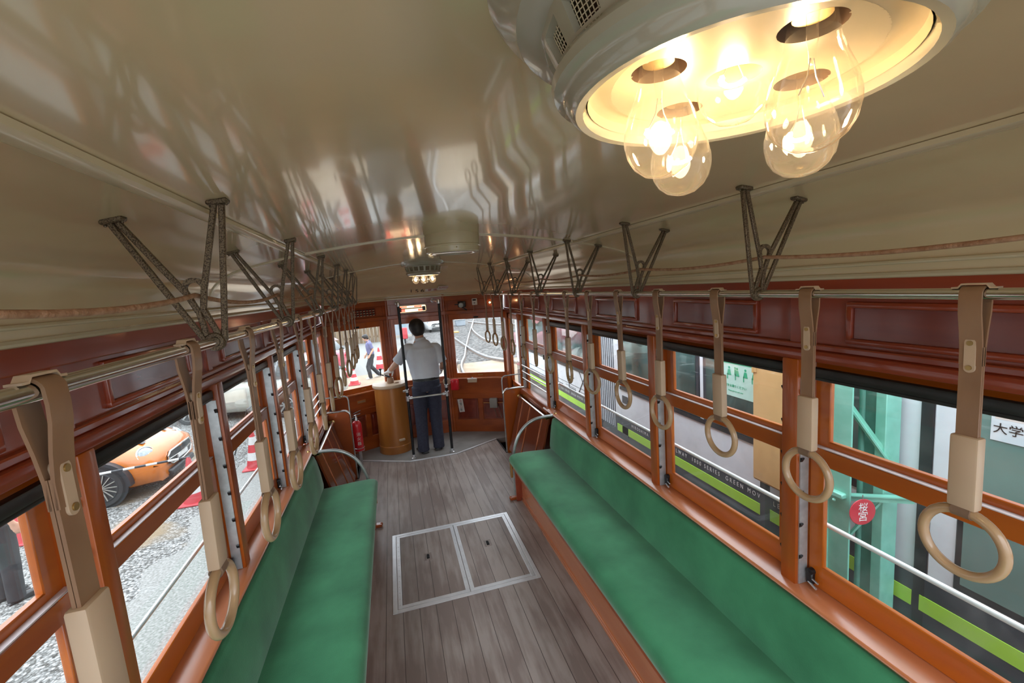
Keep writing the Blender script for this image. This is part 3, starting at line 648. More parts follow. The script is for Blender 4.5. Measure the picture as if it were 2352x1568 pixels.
# ------------------------------------------------------------------ ceiling lamps and the drum between them
def make_lamp(label, loc):
    t = thing('ceiling_lamp', label, 'ceiling lamp', loc, 'ceiling lamps with clear bulbs')   # loc: centre of the rim
    top = zc(loc[0]) - loc[2] + .004 if loc[1] < YD else .118
    N_ = 64
    B().lathe([(.150, top), (.212, top-.004), (.214, top-.012), (.206, top-.022), (.196, top-.030), (.190, top-.041), (.172, top-.047), (.150, top-.047)], n=N_).out('base_ring', 'lamp_white', t)
    # vent band with mesh windows
    z1, z0, r1, r0 = top-.046, .018, .168, .152
    b = B(); K = 20; e = .24
    for k in range(K):
        a0 = 2*math.pi*k/K; da = 2*math.pi/K
        def P(a, s_): r = r0+(r1-r0)*s_; return V((r*math.cos(a), r*math.sin(a), z0+(z1-z0)*s_))
        A = [a0, a0+da*.16, a0+da*.84, a0+da]
        b.loft([[P(A[0], 0), P(A[1], 0), P(A[2], 0), P(A[3], 0)], [P(A[0], .17), P(A[1], .17), P(A[2], .17), P(A[3], .17)]], closed=False)
        b.loft([[P(A[0], .83), P(A[1], .83), P(A[2], .83), P(A[3], .83)], [P(A[0], 1), P(A[1], 1), P(A[2], 1), P(A[3], 1)]], closed=False)
        for i in (0, 2): b.loft([[P(A[i], .17), P(A[i+1], .17)], [P(A[i], .83), P(A[i+1], .83)]], closed=False)
        q = [P(A[1], .17), P(A[2], .17), P(A[2], .83), P(A[1], .83)]
        inn = [V((p.x*.955, p.y*.955, p.z)) for p in q]
        b.loft([q, inn], caps=False)
    band = b.out('vent_band', 'lamp_white', t, smooth=30, weld=True)
    b = B()
    rr = lambda s_: .955*(r0+(r1-r0)*s_)
    for k in range(200):
        a = 2*math.pi*k/200; b.tube([(rr(0)*math.cos(a), rr(0)*math.sin(a), z0), (rr(1)*math.cos(a), rr(1)*math.sin(a), z1)], .0006, 4)
    for s_ in [i/9 for i in range(10)]: b.tube([(rr(s_)*math.cos(2*math.pi*k/60), rr(s_)*math.sin(2*math.pi*k/60), z0+(z1-z0)*s_) for k in range(60)], .0006, 4, loop=True)
    b.out('vent_mesh', 'cream_trim', band)
    B().lathe([(.132, z0-.006), (.132, z1)], n=N_).out('vent_lining', 'leather_dark', band)
    B().lathe([(.152, .020), (.158, .017), (.161, .011), (.159, .004), (.152, .001), (.148, -.003), (.146, -.009), (.140, -.0135), (.133, -.0125), (.1305, -.008), (.129, .002), (.127, .016)], n=N_).out('rim', 'lamp_white', t)
    # reflector: shallow dish with five lamp holes
    rp = .123; zp = .0035
    holes = [(0, 0)] + [(.076*math.cos(a), .076*math.sin(a)) for a in [math.pi*k/2 for k in range(4)]]
    b = B(); bm = b.bm; ho = .0225
    b.lathe([(.1285, -.005), (.1268, .004), (.122, .0075), (.116, .0075), (.110, .0045), (.106, zp)], n=N_)
    # plate as a fine grid, cells over the holes left out
    n = 96; step = 2*.107/n; vv = {}
    def vert(i, j):
        if (i, j) not in vv:
            x, y = -.107+i*step, -.107+j*step
            for hx, hy in holes:
                d = math.hypot(x-hx, y-hy)
                if abs(d-ho) < step*.72 and d > 1e-6: x, y = hx+(x-hx)*ho/d, hy+(y-hy)*ho/d
            r = math.hypot(x, y)
            if r > .106: x, y = x*.1065/r, y*.1065/r
            vv[(i, j)] = bm.verts.new((x, y, zp))
        return vv[(i, j)]
    for i in range(n):
        for j in range(n):
            cx, cy = -.107+(i+.5)*step, -.107+(j+.5)*step
            if math.hypot(cx, cy) > .107: continue
            if any(math.hypot(cx-hx, cy-hy) < ho-.0002 for hx, hy in holes): continue
            try: bm.faces.new((vert(i, j), vert(i+1, j), vert(i+1, j+1), vert(i, j+1)))
            except ValueError: pass
    refl = b.out('reflector', 'reflector', t)
    for hx, hy in holes: B().lathe([(ho, zp), (ho, zp+.030), (.001, zp+.030)], (hx, hy, 0), 24).out('socket_well', 'leather_dark', refl)
    for k, (hx, hy) in enumerate(holes):
        dz = .046 if k == 0 else 0
        lit = k != 4
        prof_ = [(.0135, .034), (.0142, .026), (.0150, .016), (.0158, .006), (.0180, -.008), (.0228, -.021), (.0278, -.033), (.0305, -.045), (.0305, -.054), (.0280, -.065), (.0225, -.074), (.0140, -.0805), (.0050, -.083), (.0002, -.0834)]
        bl = thing('bulb', None, None, (hx, hy, dz)); bl.parent = t
        B().lathe(prof_, n=32).out('bulb_glass', 'bulb_glass', bl, smooth=70)
        B().lathe([(.0002, .032), (.0105, .032), (.0120, .030), (.0105, .026), (.0120, .022), (.0105, .018), (.0130, .014), (.0130, .010), (.0002, .010)], n=20).out('screw_cap', 'brass', bl)
        B().tube([(0, 0, .012), (0, 0, -.006), (0, 0, -.014), (0, 0, -.022)], [.0042, .0040, .0026, .0022], 10).out('glass_stem', 'bulb_glass', bl)
        b = B()
        for a in (0, math.pi): b.tube([(.0015*math.cos(a), .0015*math.sin(a), -.018), (.004*math.cos(a), .004*math.sin(a), -.030), (.012*math.cos(a), .012*math.sin(a), -.044)], .0005, 5)
        b.out('support_wire', 'steel', bl)
        if lit:
            pts = []
            for q in range(60):
                a = math.pi*(q/59); s_ = q/59
                pts.append(V((.012*math.cos(a) + .0012*math.cos(q*1.9), .0012*math.sin(q*1.9) + .006*math.sin(a), -.044 - .004*math.sin(a))))
            B().tube(pts, .0017, 6).out('filament', 'filament', bl)
            ld = bpy.data.lights.new('bulb_light', 'POINT'); ld.energy = BULB_WATTS*SCALE*SCALE; ld.color = (1.0, .75, .46); ld.shadow_soft_size = .012
            lo = bpy.data.objects.new('bulb_light', ld); COL.objects.link(lo); lo.parent = bl; lo.location = (0, 0, -.050)
    return t
make_lamp('big round cream ceiling lamp with five clear bulbs right above the camera', (.018, .345, 2.0655))
make_lamp("small looking round ceiling lamp at the far end above the driver's platform", (.022, 4.12, 2.054))
t = thing('ceiling_ventilator', 'cream drum shaped ventilator on the ceiling in front of the far lamp', 'ventilator', (.018, 2.14, zc(.018)))
B().lathe([(0, .004), (.130, .004), (.130, -.004), (.131, -.006), (.131, -.052), (.134, -.055), (.134, -.060), (.128, -.062), (.127, -.084), (.121, -.089)], n=56).out('drum', 'cream_trim', t)
B().lathe([(.121, -.089), (.104, -.090), (.096, -.085), (0, -.083)], n=56).out('bottom_cover', 'lamp_white', t)
B().ball((.0, -.129, -.072), .003, 8, 6).out('screw', 'brass', t)

# ------------------------------------------------------------------ benches
def make_bench(sd):
    nm = SIDE[sd]; X = lambda v: v*sd
    t = thing('bench', 'long green velvet bench along the %s side under the %s' % (nm, 'windows facing the parked tram' if sd == 1 else 'windows facing the cars'), 'bench', (X(.80), 1.5, 0))
    O = (X(.80), 1.5, 0); ye = 3.585; y0 = YB
    xf = .562 if sd == 1 else .545
    # cushion: rounded front edge and rounded end
    def ring(y, k):
        P = [(xf+.055, .325), (xf+.020, .335), (xf+.004, .355), (xf, .385), (xf+.006, .413), (xf+.024, .431), (xf+.06, .438), (xf+.16, .438), (xf+.28, .430), (.99, .420), (.99, .325)]
        c_ = V((.80, 0, .375)); return [V((X(c_.x+(x-c_.x)*(1-.0*k)), y, c_.z+(z-c_.z)*(1-k*.35))) for x, z in P]
    rings = [ring(y0, 0)] + [ring(y0+(ye-.03-y0)*i/40, 0) for i in range(1, 41)] + [ring(ye-.016, .10), ring(ye-.006, .3), ring(ye, .6)]
    B().loft(rings).out('seat_cushion', 'velvet', t, O, smooth=60)
    def bring(y, k):
        P = [(.955, .40), (.950, .45), (.962, .55), (.978, .64), (.992, .682), (1.008, .693), (1.022, .690), (1.055, .69), (1.055, .40)]
        c_ = V((1.0, 0, .545)); return [V((X(c_.x+.03+(x-c_.x-.03)*(1-k*.5)), y, c_.z+(z-c_.z)*(1-k*.12))) for x, z in P]
    rings = [bring(y0, 0)] + [bring(y0+(ye+.005-y0)*i/30, 0) for i in range(1, 31)] + [bring(ye+.022, .2), bring(ye+.034, .5), bring(ye+.04, .9)]
    B().loft(rings).out('backrest', 'velvet', t, O, smooth=60)
    b = B().box(X(.652), X(.672), y0, ye-.03, 0, .30, .002).box(X(.640), X(.655), y0, ye-.03, .0, .022, .003).box(X(.645), X(.655), y0, ye-.03, .022, .034, .002)
    b.out('skirt_board', 'sill_wood', t, O)
    B().box(X(.585), X(.99), y0, ye-.01, .300, .326, .003).out('seat_frame', 'front_wood', t, O)
    B().box(X(.60), X(.99), ye-.03, ye-.008, 0, .33, .003).out('end_board', 'red_wood', t, O)
    b = B().box(X(.55), X(.665), ye+.0, ye+.045, .0, .026, .004).ball((X(.556), ye+.022, .020), .012, 10, 8); b.out('foot', 'front_wood', t, O)
    B().box(X(.565), X(.585), ye-.02, ye+.012, .22, .40, .004).out('end_bracket', 'brass', t, O)
    # tubular end hoop
    yh = ye+.045
    P = [V((X(1.045), yh, .705)), V((X(.96), yh, .705)), V((X(.90), yh, .703))]
    P += [V((X(x), yh, z)) for x, z in ((.84, .695), (.775, .668), (.715, .620), (.668, .555), (.636, .48), (.618, .40), (.612, .32), (.610, .22), (.610, .01))]
    hp = B().tube(crom(P, 4), .0135, 14).out('end_hoop', 'tube_grey', t, O)
    B().ball((X(1.035), yh, .705), .022, 12, 8).out('hoop_socket', 'brass', hp, (0, 0, 0))
    hs = hp.children[0]
    for v in hs.data.vertices: v.co -= V(O)
    B().lathe([(0, .0), (.028, .0), (.028, .006), (.016, .012)], (X(.610), yh, 0), 20).out('hoop_foot', 'steel', hp, O)
    return t
for sd in (1, -1): make_bench(sd)

# folded seats over the step wells, end partitions
for sd in (1, -1):
    nm = SIDE[sd]; X = lambda v: v*sd
    y0, y1 = 3.70, 4.645; O = (X(.95), 4.15, .0)
    t = thing('folded_seat', 'folded up mahogany slat seat between the %s bench and the %s front partition' % (nm, nm), 'folding seat', O)
    top = V((X(.998), 0, .650)); bot = V((X(.835), 0, .05)); d = (bot-top); L = d.length; d.normalize(); n = V((-d.z*sd, 0, d.x*sd)).normalized()
    if n.x*sd > 0: n = -n
    b = B()
    K = 3; wdt = (y1-y0)/K
    b.obox((top+bot)/2 + V((0, (y0+y1)/2, 0)), (d, (0, 1, 0), n), (L/2, (y1-y0)/2, .008))
    b.out('slat_panel', 'slat_wood', t, O)
    for k in range(1, K+1): B().obox((top+bot)/2 + V((0, y0 + wdt*(k-.5) + (.06 if k == 2 else 0), 0)) + n*.010, (d, (0, 1, 0), n), (L/2, .007, .004), .001).out('edge_strip', 'sill_wood', t, O)
    B().tube([V((X(.978), y0+.02, .662)), V((X(.978), y1-.02, .662))], .0125, 14).out('top_rod', 'chrome', t, O)
    for y in (y0+.02, y1-.02):
        b = B(); b.lathe([(0, -.006), (.018, -.006), (.018, .006), (0, .006)], (X(.978), y, .662), 16, (0, 1, 0)).box(X(.978), X(1.018), y-.006, y+.006, .650, .674)
        b.out('rod_bracket', 'brass', t, O)
    O = (X(.95), 4.69, 0)
    p = thing('partition', 'small round cornered timber partition with a chrome top rail beside the %s step well' % nm, 'partition', O)
    oc = [(1.06, .0), (1.06, .735), (.90, .735)] + [(.872+.05*math.cos(a), .685+.05*math.sin(a)) for a in [math.pi/2+math.pi/2*k/6 for k in range(0, 7)]] + [(.822, .0)]
    B().prism([(X(x), 4.68, z) for x, z in oc], (0, .02, 0)).out('panel', 'orange_wood_upright' if sd == 1 else 'front_wood', p, O)
    pts = [(1.06, .742), (.95, .742), (.90, .742)] + [(.872+.056*math.cos(a), .686+.056*math.sin(a)) for a in [math.pi/2+math.pi/2*k/6 for k in range(0, 7)]] + [(.816, .60)]
    B().tube([(X(x), 4.69, z) for x, z in pts], .011, 12).out('top_rail', 'chrome', p, O)
    pts = [(.818, .0), (.818, .84), (.826, .872), (.85, .888), (.90, .890), (1.06, .890)]
    B().tube([(X(x), 4.72, z) for x, z in pts], .0068, 10).out('rail_post', 'tube_grey', p, O)

# ------------------------------------------------------------------ floor hatch
hx0, hx1, hy0, hy1 = -.473, .465, 2.526, 3.412; hm = .004
b = B()
for x in (hx0, hx1-.028, ): b.box(x, x+.028, hy0, hy1, -.004, .004, .001)
for y in (hy0, hy1-.028): b.box(hx0+.028, hx1-.028, y, y+.028, -.004, .004, .001)
o = b.out('hatch_frame', 'alu_strip', origin=(0, 2.97, 0)); tag(o, 'large silver metal frame let into the plank floor', 'hatch frame')
for (xa, xb, hx, lab) in ((hx0+.031, hm-.002, -.224, 'left'), (hm+.002, hx1-.031, .217, 'right')):
    t = thing('floor_hatch', '%s plank floor hatch lid with a silver edge and small black lift ring' % lab, 'floor hatch', ((xa+xb)/2, 2.97, 0), 'floor hatch lids in the aisle')
    O = ((xa+xb)/2, 2.97, 0); ya, yb = hy0+.031, hy1-.031
    lidm = B().box(xa+.024, xb-.024, ya+.024, yb-.024, -.004, .0025).out('lid', 'floor_planks', None, (0, 0, 0), 0)
    lidm.parent = t; lidm.location = (-O[0], -O[1], -O[2])
    b = B()
    for x in (xa, xb-.026): b.box(x, x+.026, ya, yb, -.004, .0045, .001)
    for y in (ya, yb-.026): b.box(xa+.026, xb-.026, y, y+.026, -.004, .0045, .001)
    ed = b.out('edge_strip', 'alu_strip', t, O)
    b = B()
    for k in range(14):
        y = ya+.03+(yb-ya-.06)*k/13
        for x in (xa+.013, xb-.013): b.ball((x, y, .0045), (.004, .004, .0015), 8, 4)
    b.out('rivet', 'steel', ed, O)
    g = B().box(hx-.028, hx+.028, 2.99, 3.075, .002, .0035, .001).out('lift_plate', 'floor_planks', t, O)
    b = B().box(hx-.010, hx+.010, 3.005, 3.06, .003, .0042); b.out('lift_slot', 'hole', g, O)
    B().tube([V((hx, 3.033, .006)) + V((.009*math.cos(a), .022*math.sin(a), 0)) for a in [2*math.pi*k/16 for k in range(16)]], .0025, 6, loop=True).out('lift_ring', 'black_metal', g, O)

# ------------------------------------------------------------------ driver's platform fittings
t = thing('grab_pole_barrier', "pair of dark floor to ceiling poles with a cross bar behind the driver", 'barrier', (0, 5.0, 0)); O = (0, 5.0, 0)
for x in (-.219, .224):
    ztop = 2.02
    B().tube([(x, 5.0, .006), (x, 5.0, .8)], .0155, 14).tube([(x, 5.0, .8), (x, 5.0, 1.79)], .0150, 14).out('pole', 'black_metal', t, O)
    B().lathe([(.03, .004), (.03, .010), (.019, .018), (.017, .05)], (x, 5.0, 0), 16).out('floor_flange', 'steel', t, O)
    b = B().lathe([(.0155, -.03), (.022, -.028), (.022, .028), (.0155, .03)], (x, 5.0, .71), 14).tube([(x, 5.0, .71), (x-.05*(1 if x > 0 else -1), 5.0, .71)], .017, 12)
    b.out('clamp', 'steel', t, O); b = B()
    b.lathe([(.0155, -.02), (.021, -.018), (.021, .018), (.0155, .02)], (x, 5.0, .80), 14).tube([(x, 5.0, .80), (x-.045*(1 if x < 0 else -.2), 4.985, .802)], .011, 10)
    b.out('clamp', 'steel', t, O)
    B().lathe([(.0155, 1.750), (.022, 1.752), (.024, 1.775), (.020, 1.795), (0, 1.797)], (x, 5.0, 0), 14).tube([(x, 5.0, 1.775), (x, 5.712, 1.775)], .012, 10).lathe([(.028, 0), (.028, .008), (.014, .016)], (x, 5.714, 1.775), 14, (0, -1, 0)).out('upper_stay', 'steel', t, O)
B().tube([(-.219, 5.0, .71), (.224, 5.0, .71)], .0115, 12).out('cross_bar', 'tube_grey', t, O)

# controller console
cx, cy = -.405, 5.41; O = (cx, cy, 0)
t = thing('controller_console', 'half round orange brown controller stand with a pale top left of the driver', 'console', O)
def halfround(r, z, yb=.10, n=20, ry=None):
    P = [V((cx + r*math.cos(a), cy + (ry or r)*math.sin(a), z)) for a in [math.pi + math.pi*k/n for k in range(n+1)]]
    return P + [V((cx+r, cy+yb, z)), V((cx-r, cy+yb, z))]
B().loft([halfround(.200, .004), halfround(.200, .09), halfround(.194, .10), halfround(.188, .80)]).out('cabinet', 'console_wood', t, O, smooth=30)
B().loft([halfround(.202, .80), halfround(.206, .808), halfround(.206, .828), halfround(.202, .836)]).out('top_plate', 'ivory', t, O, smooth=30)
B().obox((cx+.075, cy-.186, .17), ((1, .35, 0), (-.35, 1, 0), (0, 0, 1)), (.035, .012, .012), .004).out('door_handle', 'ivory', t, O)
b = B().lathe([(.040, .836), (.042, .86), (.036, .90), (.030, .905), (0, .905)], (cx+.01, cy-.02, 0), 18)
b.lathe([(.020, .836), (.022, .845), (.0, .845)], (cx+.085, cy-.06, 0), 14)
hd = b.out('handle_base', 'leather', t, O)
b = B().tube([(cx+.01, cy-.02, .91), (cx-.04, cy+.01, .925), (cx-.095, cy+.055, .935)], [.010, .010, .008], 10).lathe([(.008, .93), (.007, .985), (.010, .99), (.016, 1.0), (.016, 1.012), (0, 1.016)], (cx-.095, cy+.055, 0), 14)
b.out('control_handle', 'black_metal', hd, O)

# lit sign above the windscreen
c = on_facet(FC, .44, 1.690, .0); u = FC[1]; n = FC[2]; O = tuple(c)
t = thing('illuminated_sign', 'lit red and white route sign box glowing above the centre windscreen', 'illuminated sign', O)
def rrect(w, h, r, d, k=5):
    P = []
    for sx_, sz_, a0 in ((1, 1, 0), (-1, 1, math.pi/2), (-1, -1, math.pi), (1, -1, 1.5*math.pi)):
        for i in range(k+1):
            a = a0+math.pi/2*i/k; P.append(c + u*(sx_*(w-r)+r*math.cos(a)) + V((0, 0, sz_*(h-r)+r*math.sin(a))) + n*d)
    return P
W_, H_ = .185, .050
b = B(); b.loft([rrect(W_, H_, .022, .0), rrect(W_, H_, .022, .030), rrect(W_-.010, H_-.010, .018, .030), rrect(W_-.010, H_-.010, .018, .006)], caps=False); b.out('sign_frame', 'ivory', t, O)
bk = B().loft([rrect(W_-.008, H_-.008, .018, .004), rrect(W_-.008, H_-.008, .018, .006)]).out('back_panel', 'glow_tube', t, O)
b = B()
for s0, s1, z0, z1 in ((-.15, -.085, -.036, .0), (.075, .13, -.036, -.008), (-.15, -.06, .018, .036), (.03, .125, .016, .036), (-.165, -.15, -.036, .036), (.105, .118, .0, .02)):
    b.obox(c + u*((s0+s1)/2) + V((0, 0, (z0+z1)/2)) + n*.008, (u, n, (0, 0, 1)), ((s1-s0)/2, .002, (z1-z0)/2), .001)
b.out('red_lettering_film', 'glow_red', bk, O)
B().tube([c + u*-.13 + V((0, 0, .006)) + n*.018, c + u*.13 + V((0, 0, .006)) + n*.018], .006, 10).out('lamp_tube', 'black_metal', t, O)
b = B()
for s_ in (-.15, .15): b.obox(c + u*s_ + V((0, 0, -.006)) + n*.016, (u, n, (0, 0, 1)), (.020, .010, .028), .004)
b.out('lamp_holder', 'black_metal', t, O)

def facet_box(name, F, s_, z, w, h, d, mat, label, cat, d0=.012, bev=.004, parent=None, origin=None):
    c_ = on_facet(F, s_, z, d0+d/2); b = B().obox(c_, (F[1], F[2], (0, 0, 1)), (w/2, d/2, h/2), bev, 2)
    o = b.out(name, mat, parent, origin or tuple(c_)); 
    if not parent: tag(o, label, cat)
    return o
FU = lambda F: (F[1], F[2], (0, 0, 1))
# ventilation slots, left
c = on_facet(FL, .62, 1.69, .016); O = tuple(c)
t = thing('vent_grille', 'black grille of short slots high on the left of the front wall', 'vent grille', O)
B().obox(c, FU(FL), (.15, .003, .045), .002).out('back_plate', 'red_wood_panel', t, O)
b = B()
for i in range(7):
    for j in range(3): b.obox(c + FL[1]*(-.12+i*.04) + V((0, 0, -.028+j*.028)) + FL[2]*.004, FU(FL), (.013, .003, .008), .002)
b.out('slot', 'black_metal', t, O)
b = B()
for i in range(7):
    for j in range(3): b.obox(c + FL[1]*(-.12+i*.04) + V((0, 0, -.036+j*.028)) + FL[2]*.006, FU(FL), (.012, .003, .004), .001)
b.out('slot_lit_edge', 'ivory', t, O)  # pale bars put the light showing at the slots into colour
# horn, switch box, lamp on the right facet
c = on_facet(FR, .33, 1.70, .03); O = tuple(c); u, n = FR[1], FR[2]
t = thing('camera_unit', 'small black camera unit with a lever high on the right of the front wall', 'camera', O)
B().obox(c, FU(FR), (.05, .02, .038), .008, 2).out('housing', 'black_metal', t, O)
B().lathe([(.030, 0), (.034, .03), (.030, .045), (.02, .046), (0, .040)], c + V((0, 0, -.01)), 18, n).out('lens', 'tube_grey', t, O)
B().bar(c + n*.03 + V((0, 0, -.03)), c + n*.05 + u*.075 + V((0, 0, -.075)), .014, .012).bar(c - u*.09 + n*.005, c - u*.04 + n*.01, .03, .012, up=(0, 0, 1)).out('lever', 'black_metal', t, O)
c = on_facet(FR, .545, 1.722, .014); O = tuple(c)
t = thing('switch_box', 'small grey white switch box right of the black camera unit', 'switch box', O)
B().obox(c, FU(FR), (.034, .014, .042), .005, 2).out('case', 'paper', t, O)
B().obox(c + n*.016 + V((0, 0, .022)), FU(FR), (.022, .004, .009), .002).obox(c + n*.016 + V((0, 0, -.016)), FU(FR), (.010, .003, .004), .001).out('switch', 'black_metal', t, O)
B().tube([c + n*.008 - u*.016 + V((0, 0, -.04)), c + n*.014 - u*.014 + V((0, 0, -.13))], .003, 6).out('conduit', 'rope', t, O)
c = on_facet(FR, .80, 1.70, .014); O = tuple(c)
t = thing('indicator_lamp', 'tiny glowing round indicator lamp near the right front corner', 'indicator lamp', O)
B().lathe([(.022, 0), (.024, .006), (.018, .012), (.014, .012)], c, 18, n).out('bezel', 'brass', t, O)
B().ball(c + n*.012, .011, 12, 8).out('lens', 'glow_lamp', t, O)
# below the right windscreen
c = on_facet(FR, .10, .655, .05); O = tuple(c)
t = thing('red_box', 'small bright red box below the right windscreen', 'box', O)
B().obox(c, FU(FR), (.047, .036, .066), .004, 2).out('case', 'red_plastic', t, O)
B().obox(c + V((0, 0, .068)), FU(FR), (.049, .038, .005), .002).out('lid', 'red_plastic', t, O)
c = on_facet(FR, .40, .70, .028); O = tuple(c)
t = thing('clip_holder', 'small pale clip holder under the right windscreen', 'clip holder', O)
B().obox(c, FU(FR), (.062, .014, .024), .004, 2).out('body', 'ivory', t, O)
B().obox(c + V((0, 0, .026)) + n*.004, FU(FR), (.064, .020, .004), .002).out('top_flap', 'paper', t, O)
B().obox(c + V((0, 0, .034)), FU(FR), (.010, .006, .010), .003).out('hook', 'steel', t, O)
c = on_facet(FR, .155, .36, .008); O = tuple(c)
t = thing('notice_card', 'white paper notice with red and black characters on the right dado panel', 'notice', O)
rt = (u*1 + V((0, 0, .10))).normalized()
B().obox(c, (rt, n, rt.cross(n)*-1), (.036, .001, .088), 0).out('card', 'paper', t, O)
for k, (ch, mt) in enumerate((('非', 'ink_red'), ('常', 'ink_black'), ('口', 'ink_red'), ('扉', 'ink_black'))):
    text('character', ch, .040, mt, frame(n*.0022 + V((0, 0, .058-.039*k)), rt, (0, 0, 1)), t)
c = on_facet(FR, .74, .40, .042); O = tuple(c)
t = thing('junction_box', 'grey junction box with a cross conduit on the far right dado panel', 'junction box', O)
B().obox(c, FU(FR), (.050, .026, .062), .005, 2).out('case', 'grey_plastic', t, O)
B().tube([c - u*.14 - n*.008, c + u*.12 - n*.008], .007, 8).out('conduit', 'console_wood', t, O)
b = B()
for s_ in (0, .06): b.tube(crom([c + u*s_ - n*.01 + V((0, 0, -.05)), c + u*(s_+.012) - n*.008 + V((0, 0, -.13)), c + u*(s_+.035) - n*.01 + V((0, 0, -.20))], 4), .004, 6)
b.out('cable', 'leather_dark', t, O)
# gauge behind the right pole
c = on_facet(FC, .93, .70, .03); O = tuple(c); n2 = FC[2]
t = thing('dial_gauge', 'round ivory gauge beside the right grab pole', 'gauge', O)
B().lathe([(.050, -.02), (.052, .012), (.046, .018), (.046, .012), (0, .012)], c, 26, n2).out('case', 'ivory', t, O)
B().bar(c + n2*.0135, c + n2*.0135 + V((.02, 0, .024)), .004, .001, up=n2).out('needle', 'ink_black', t, O)
# small plate on the left dado
c = on_facet(FL, .42, .625, .014); O = tuple(c)
t = thing('maker_plate', 'small pale metal plate on the left of the front wall', 'plate', O)
B().obox(c, FU(FL), (.055, .002, .019), .001).out('plate', 'console_wood', t, O)
B().obox(c + FL[2]*.002, FU(FL), (.045, .001, .011), .0).out('plate_face', 'leather', t, O)

# fire extinguisher at the left partition
ex = V((-.775, 4.80, .27)); O = tuple(ex)
t = thing('fire_extinguisher', 'red fire extinguisher standing against the left front partition', 'fire extinguisher', O)
B().lathe([(0, .0), (.046, .0), (.050, .006), (.050, .27), (.046, .295), (.034, .315), (.020, .325), (0, .325)], ex, 24).out('cylinder', 'red_plastic', t, O)
B().lathe([(.018, .323), (.018, .345), (.012, .355), (.012, .385), (0, .385)], ex, 16).out('valve', 'steel', t, O)
B().bar(ex + V((-.03, 0, .375)), ex + V((.05, -.01, .395)), .014, .006, up=(0, 0, 1), bev=.002).bar(ex + V((-.02, 0, .40)), ex + V((.055, -.01, .43)), .014, .006, up=(0, 0, 1), bev=.002).out('lever', 'black_metal', t, O)
B().tube(crom([ex + V((-.012, -.01, .36)), ex + V((-.06, -.02, .33)), ex + V((-.068, -.02, .20)), ex + V((-.058, -.03, .08))], 5), .008, 8).out('hose', 'black_rubber', t, O)
B().tube([ex + V((.052*math.cos(a), .052*math.sin(a), .03)) for a in [2*math.pi*k/20 for k in range(20)]], .004, 6, loop=True).bar(ex + V((.0, .05, .03)), ex + V((0, .05, -.27)), .03, .006, up=(0, 1, 0)).bar(ex + V((-.05, 0, -.004)), ex + V((.05, 0, -.004)), .06, .006, up=(0, 0, 1)).out('stand', 'steel', t, O)
for k, ch in enumerate('消火器'):
    text('character', ch, .042, 'paper', frame(V((.012, -.051, .185-.05*k)), (1, .15, 0), (0, 0, 1)), t)

# number, no smoking label and notice on the dome
def dome_hit(px, py):
    d = CR*((px-1176)/1006.57) + CD*((py-784)/1006.57) + CF
    best = None
    for k in range(4000):
        t_ = 4.2 + k*.0006; p = CAM + d*t_
        s_ = (p.y-YD)/(front_pt(p.x)-.01-YD)
        if s_ <= 0: continue
        if s_ >= 1: return p
        z = dome_pt(p.x, math.asin(s_)*2/math.pi).z
        if p.z > z: return best or p
        best = p
    return best
def dome_frame(px, py, lift=.003):
    p = dome_hit(px, py); q = dome_hit(px, py-6)
    up = (q-p).normalized(); r = V((1, 0, 0)); M_ = frame(p, r, up); nn = M_.col[2].to_3d()
    M_.translation = p + nn*lift; return M_
for ch, px, py in (('1', 944.5, 668.3), ('5', 957.5, 668), ('6', 970, 667)):
    M_ = dome_frame(px, py); t = thing('number_digit', "black car number digit %s painted above the front wall" % ch, 'number', M_.translation, 'black car number digits')
    L_ = M_.copy(); L_.translation = (0, 0, 0); text('digit', ch, .098, 'ink_black', L_, t)
M_ = dome_frame(993, 666); t = thing('no_smoking_label', 'narrow pale label with two red characters right of the black number', 'label', M_.translation)
L_ = M_.copy(); L_.translation = (0, 0, 0)
o = B().obox((0, 0, -.0015), ((1, 0, 0), (0, 1, 0), (0, 0, 1)), (.092, .040, .0006)).out('label_card', 'paper', t); o.matrix_local = L_
text('characters', '禁 煙', .046, 'ink_red', L_ @ Matrix.Translation((0, .010, .0)), t, spacing=1.2)
text('small_print', 'NO SMOKING', .013, 'ink_red', L_ @ Matrix.Translation((0, -.028, .0)), t, spacing=1.3)
M_ = dome_frame(1028, 660, .004); t = thing('notice_label', 'larger pale notice with two lines of small red print above the front wall', 'label', M_.translation)
L_ = M_.copy(); L_.translation = (0, 0, 0)
o = B().obox((0, 0, -.0015), ((1, 0, 0), (0, 1, 0), (0, 0, 1)), (.122, .055, .0006)).out('label_card', 'paper', t); o.matrix_local = L_
text('red_print', '車内事故防止にご協力を', .020, 'ink_red', L_ @ Matrix.Translation((0, .026, 0)), t)
text('red_print', 'お降りの方はお知らせください', .016, 'ink_red', L_ @ Matrix.Translation((0, -.004, 0)), t)

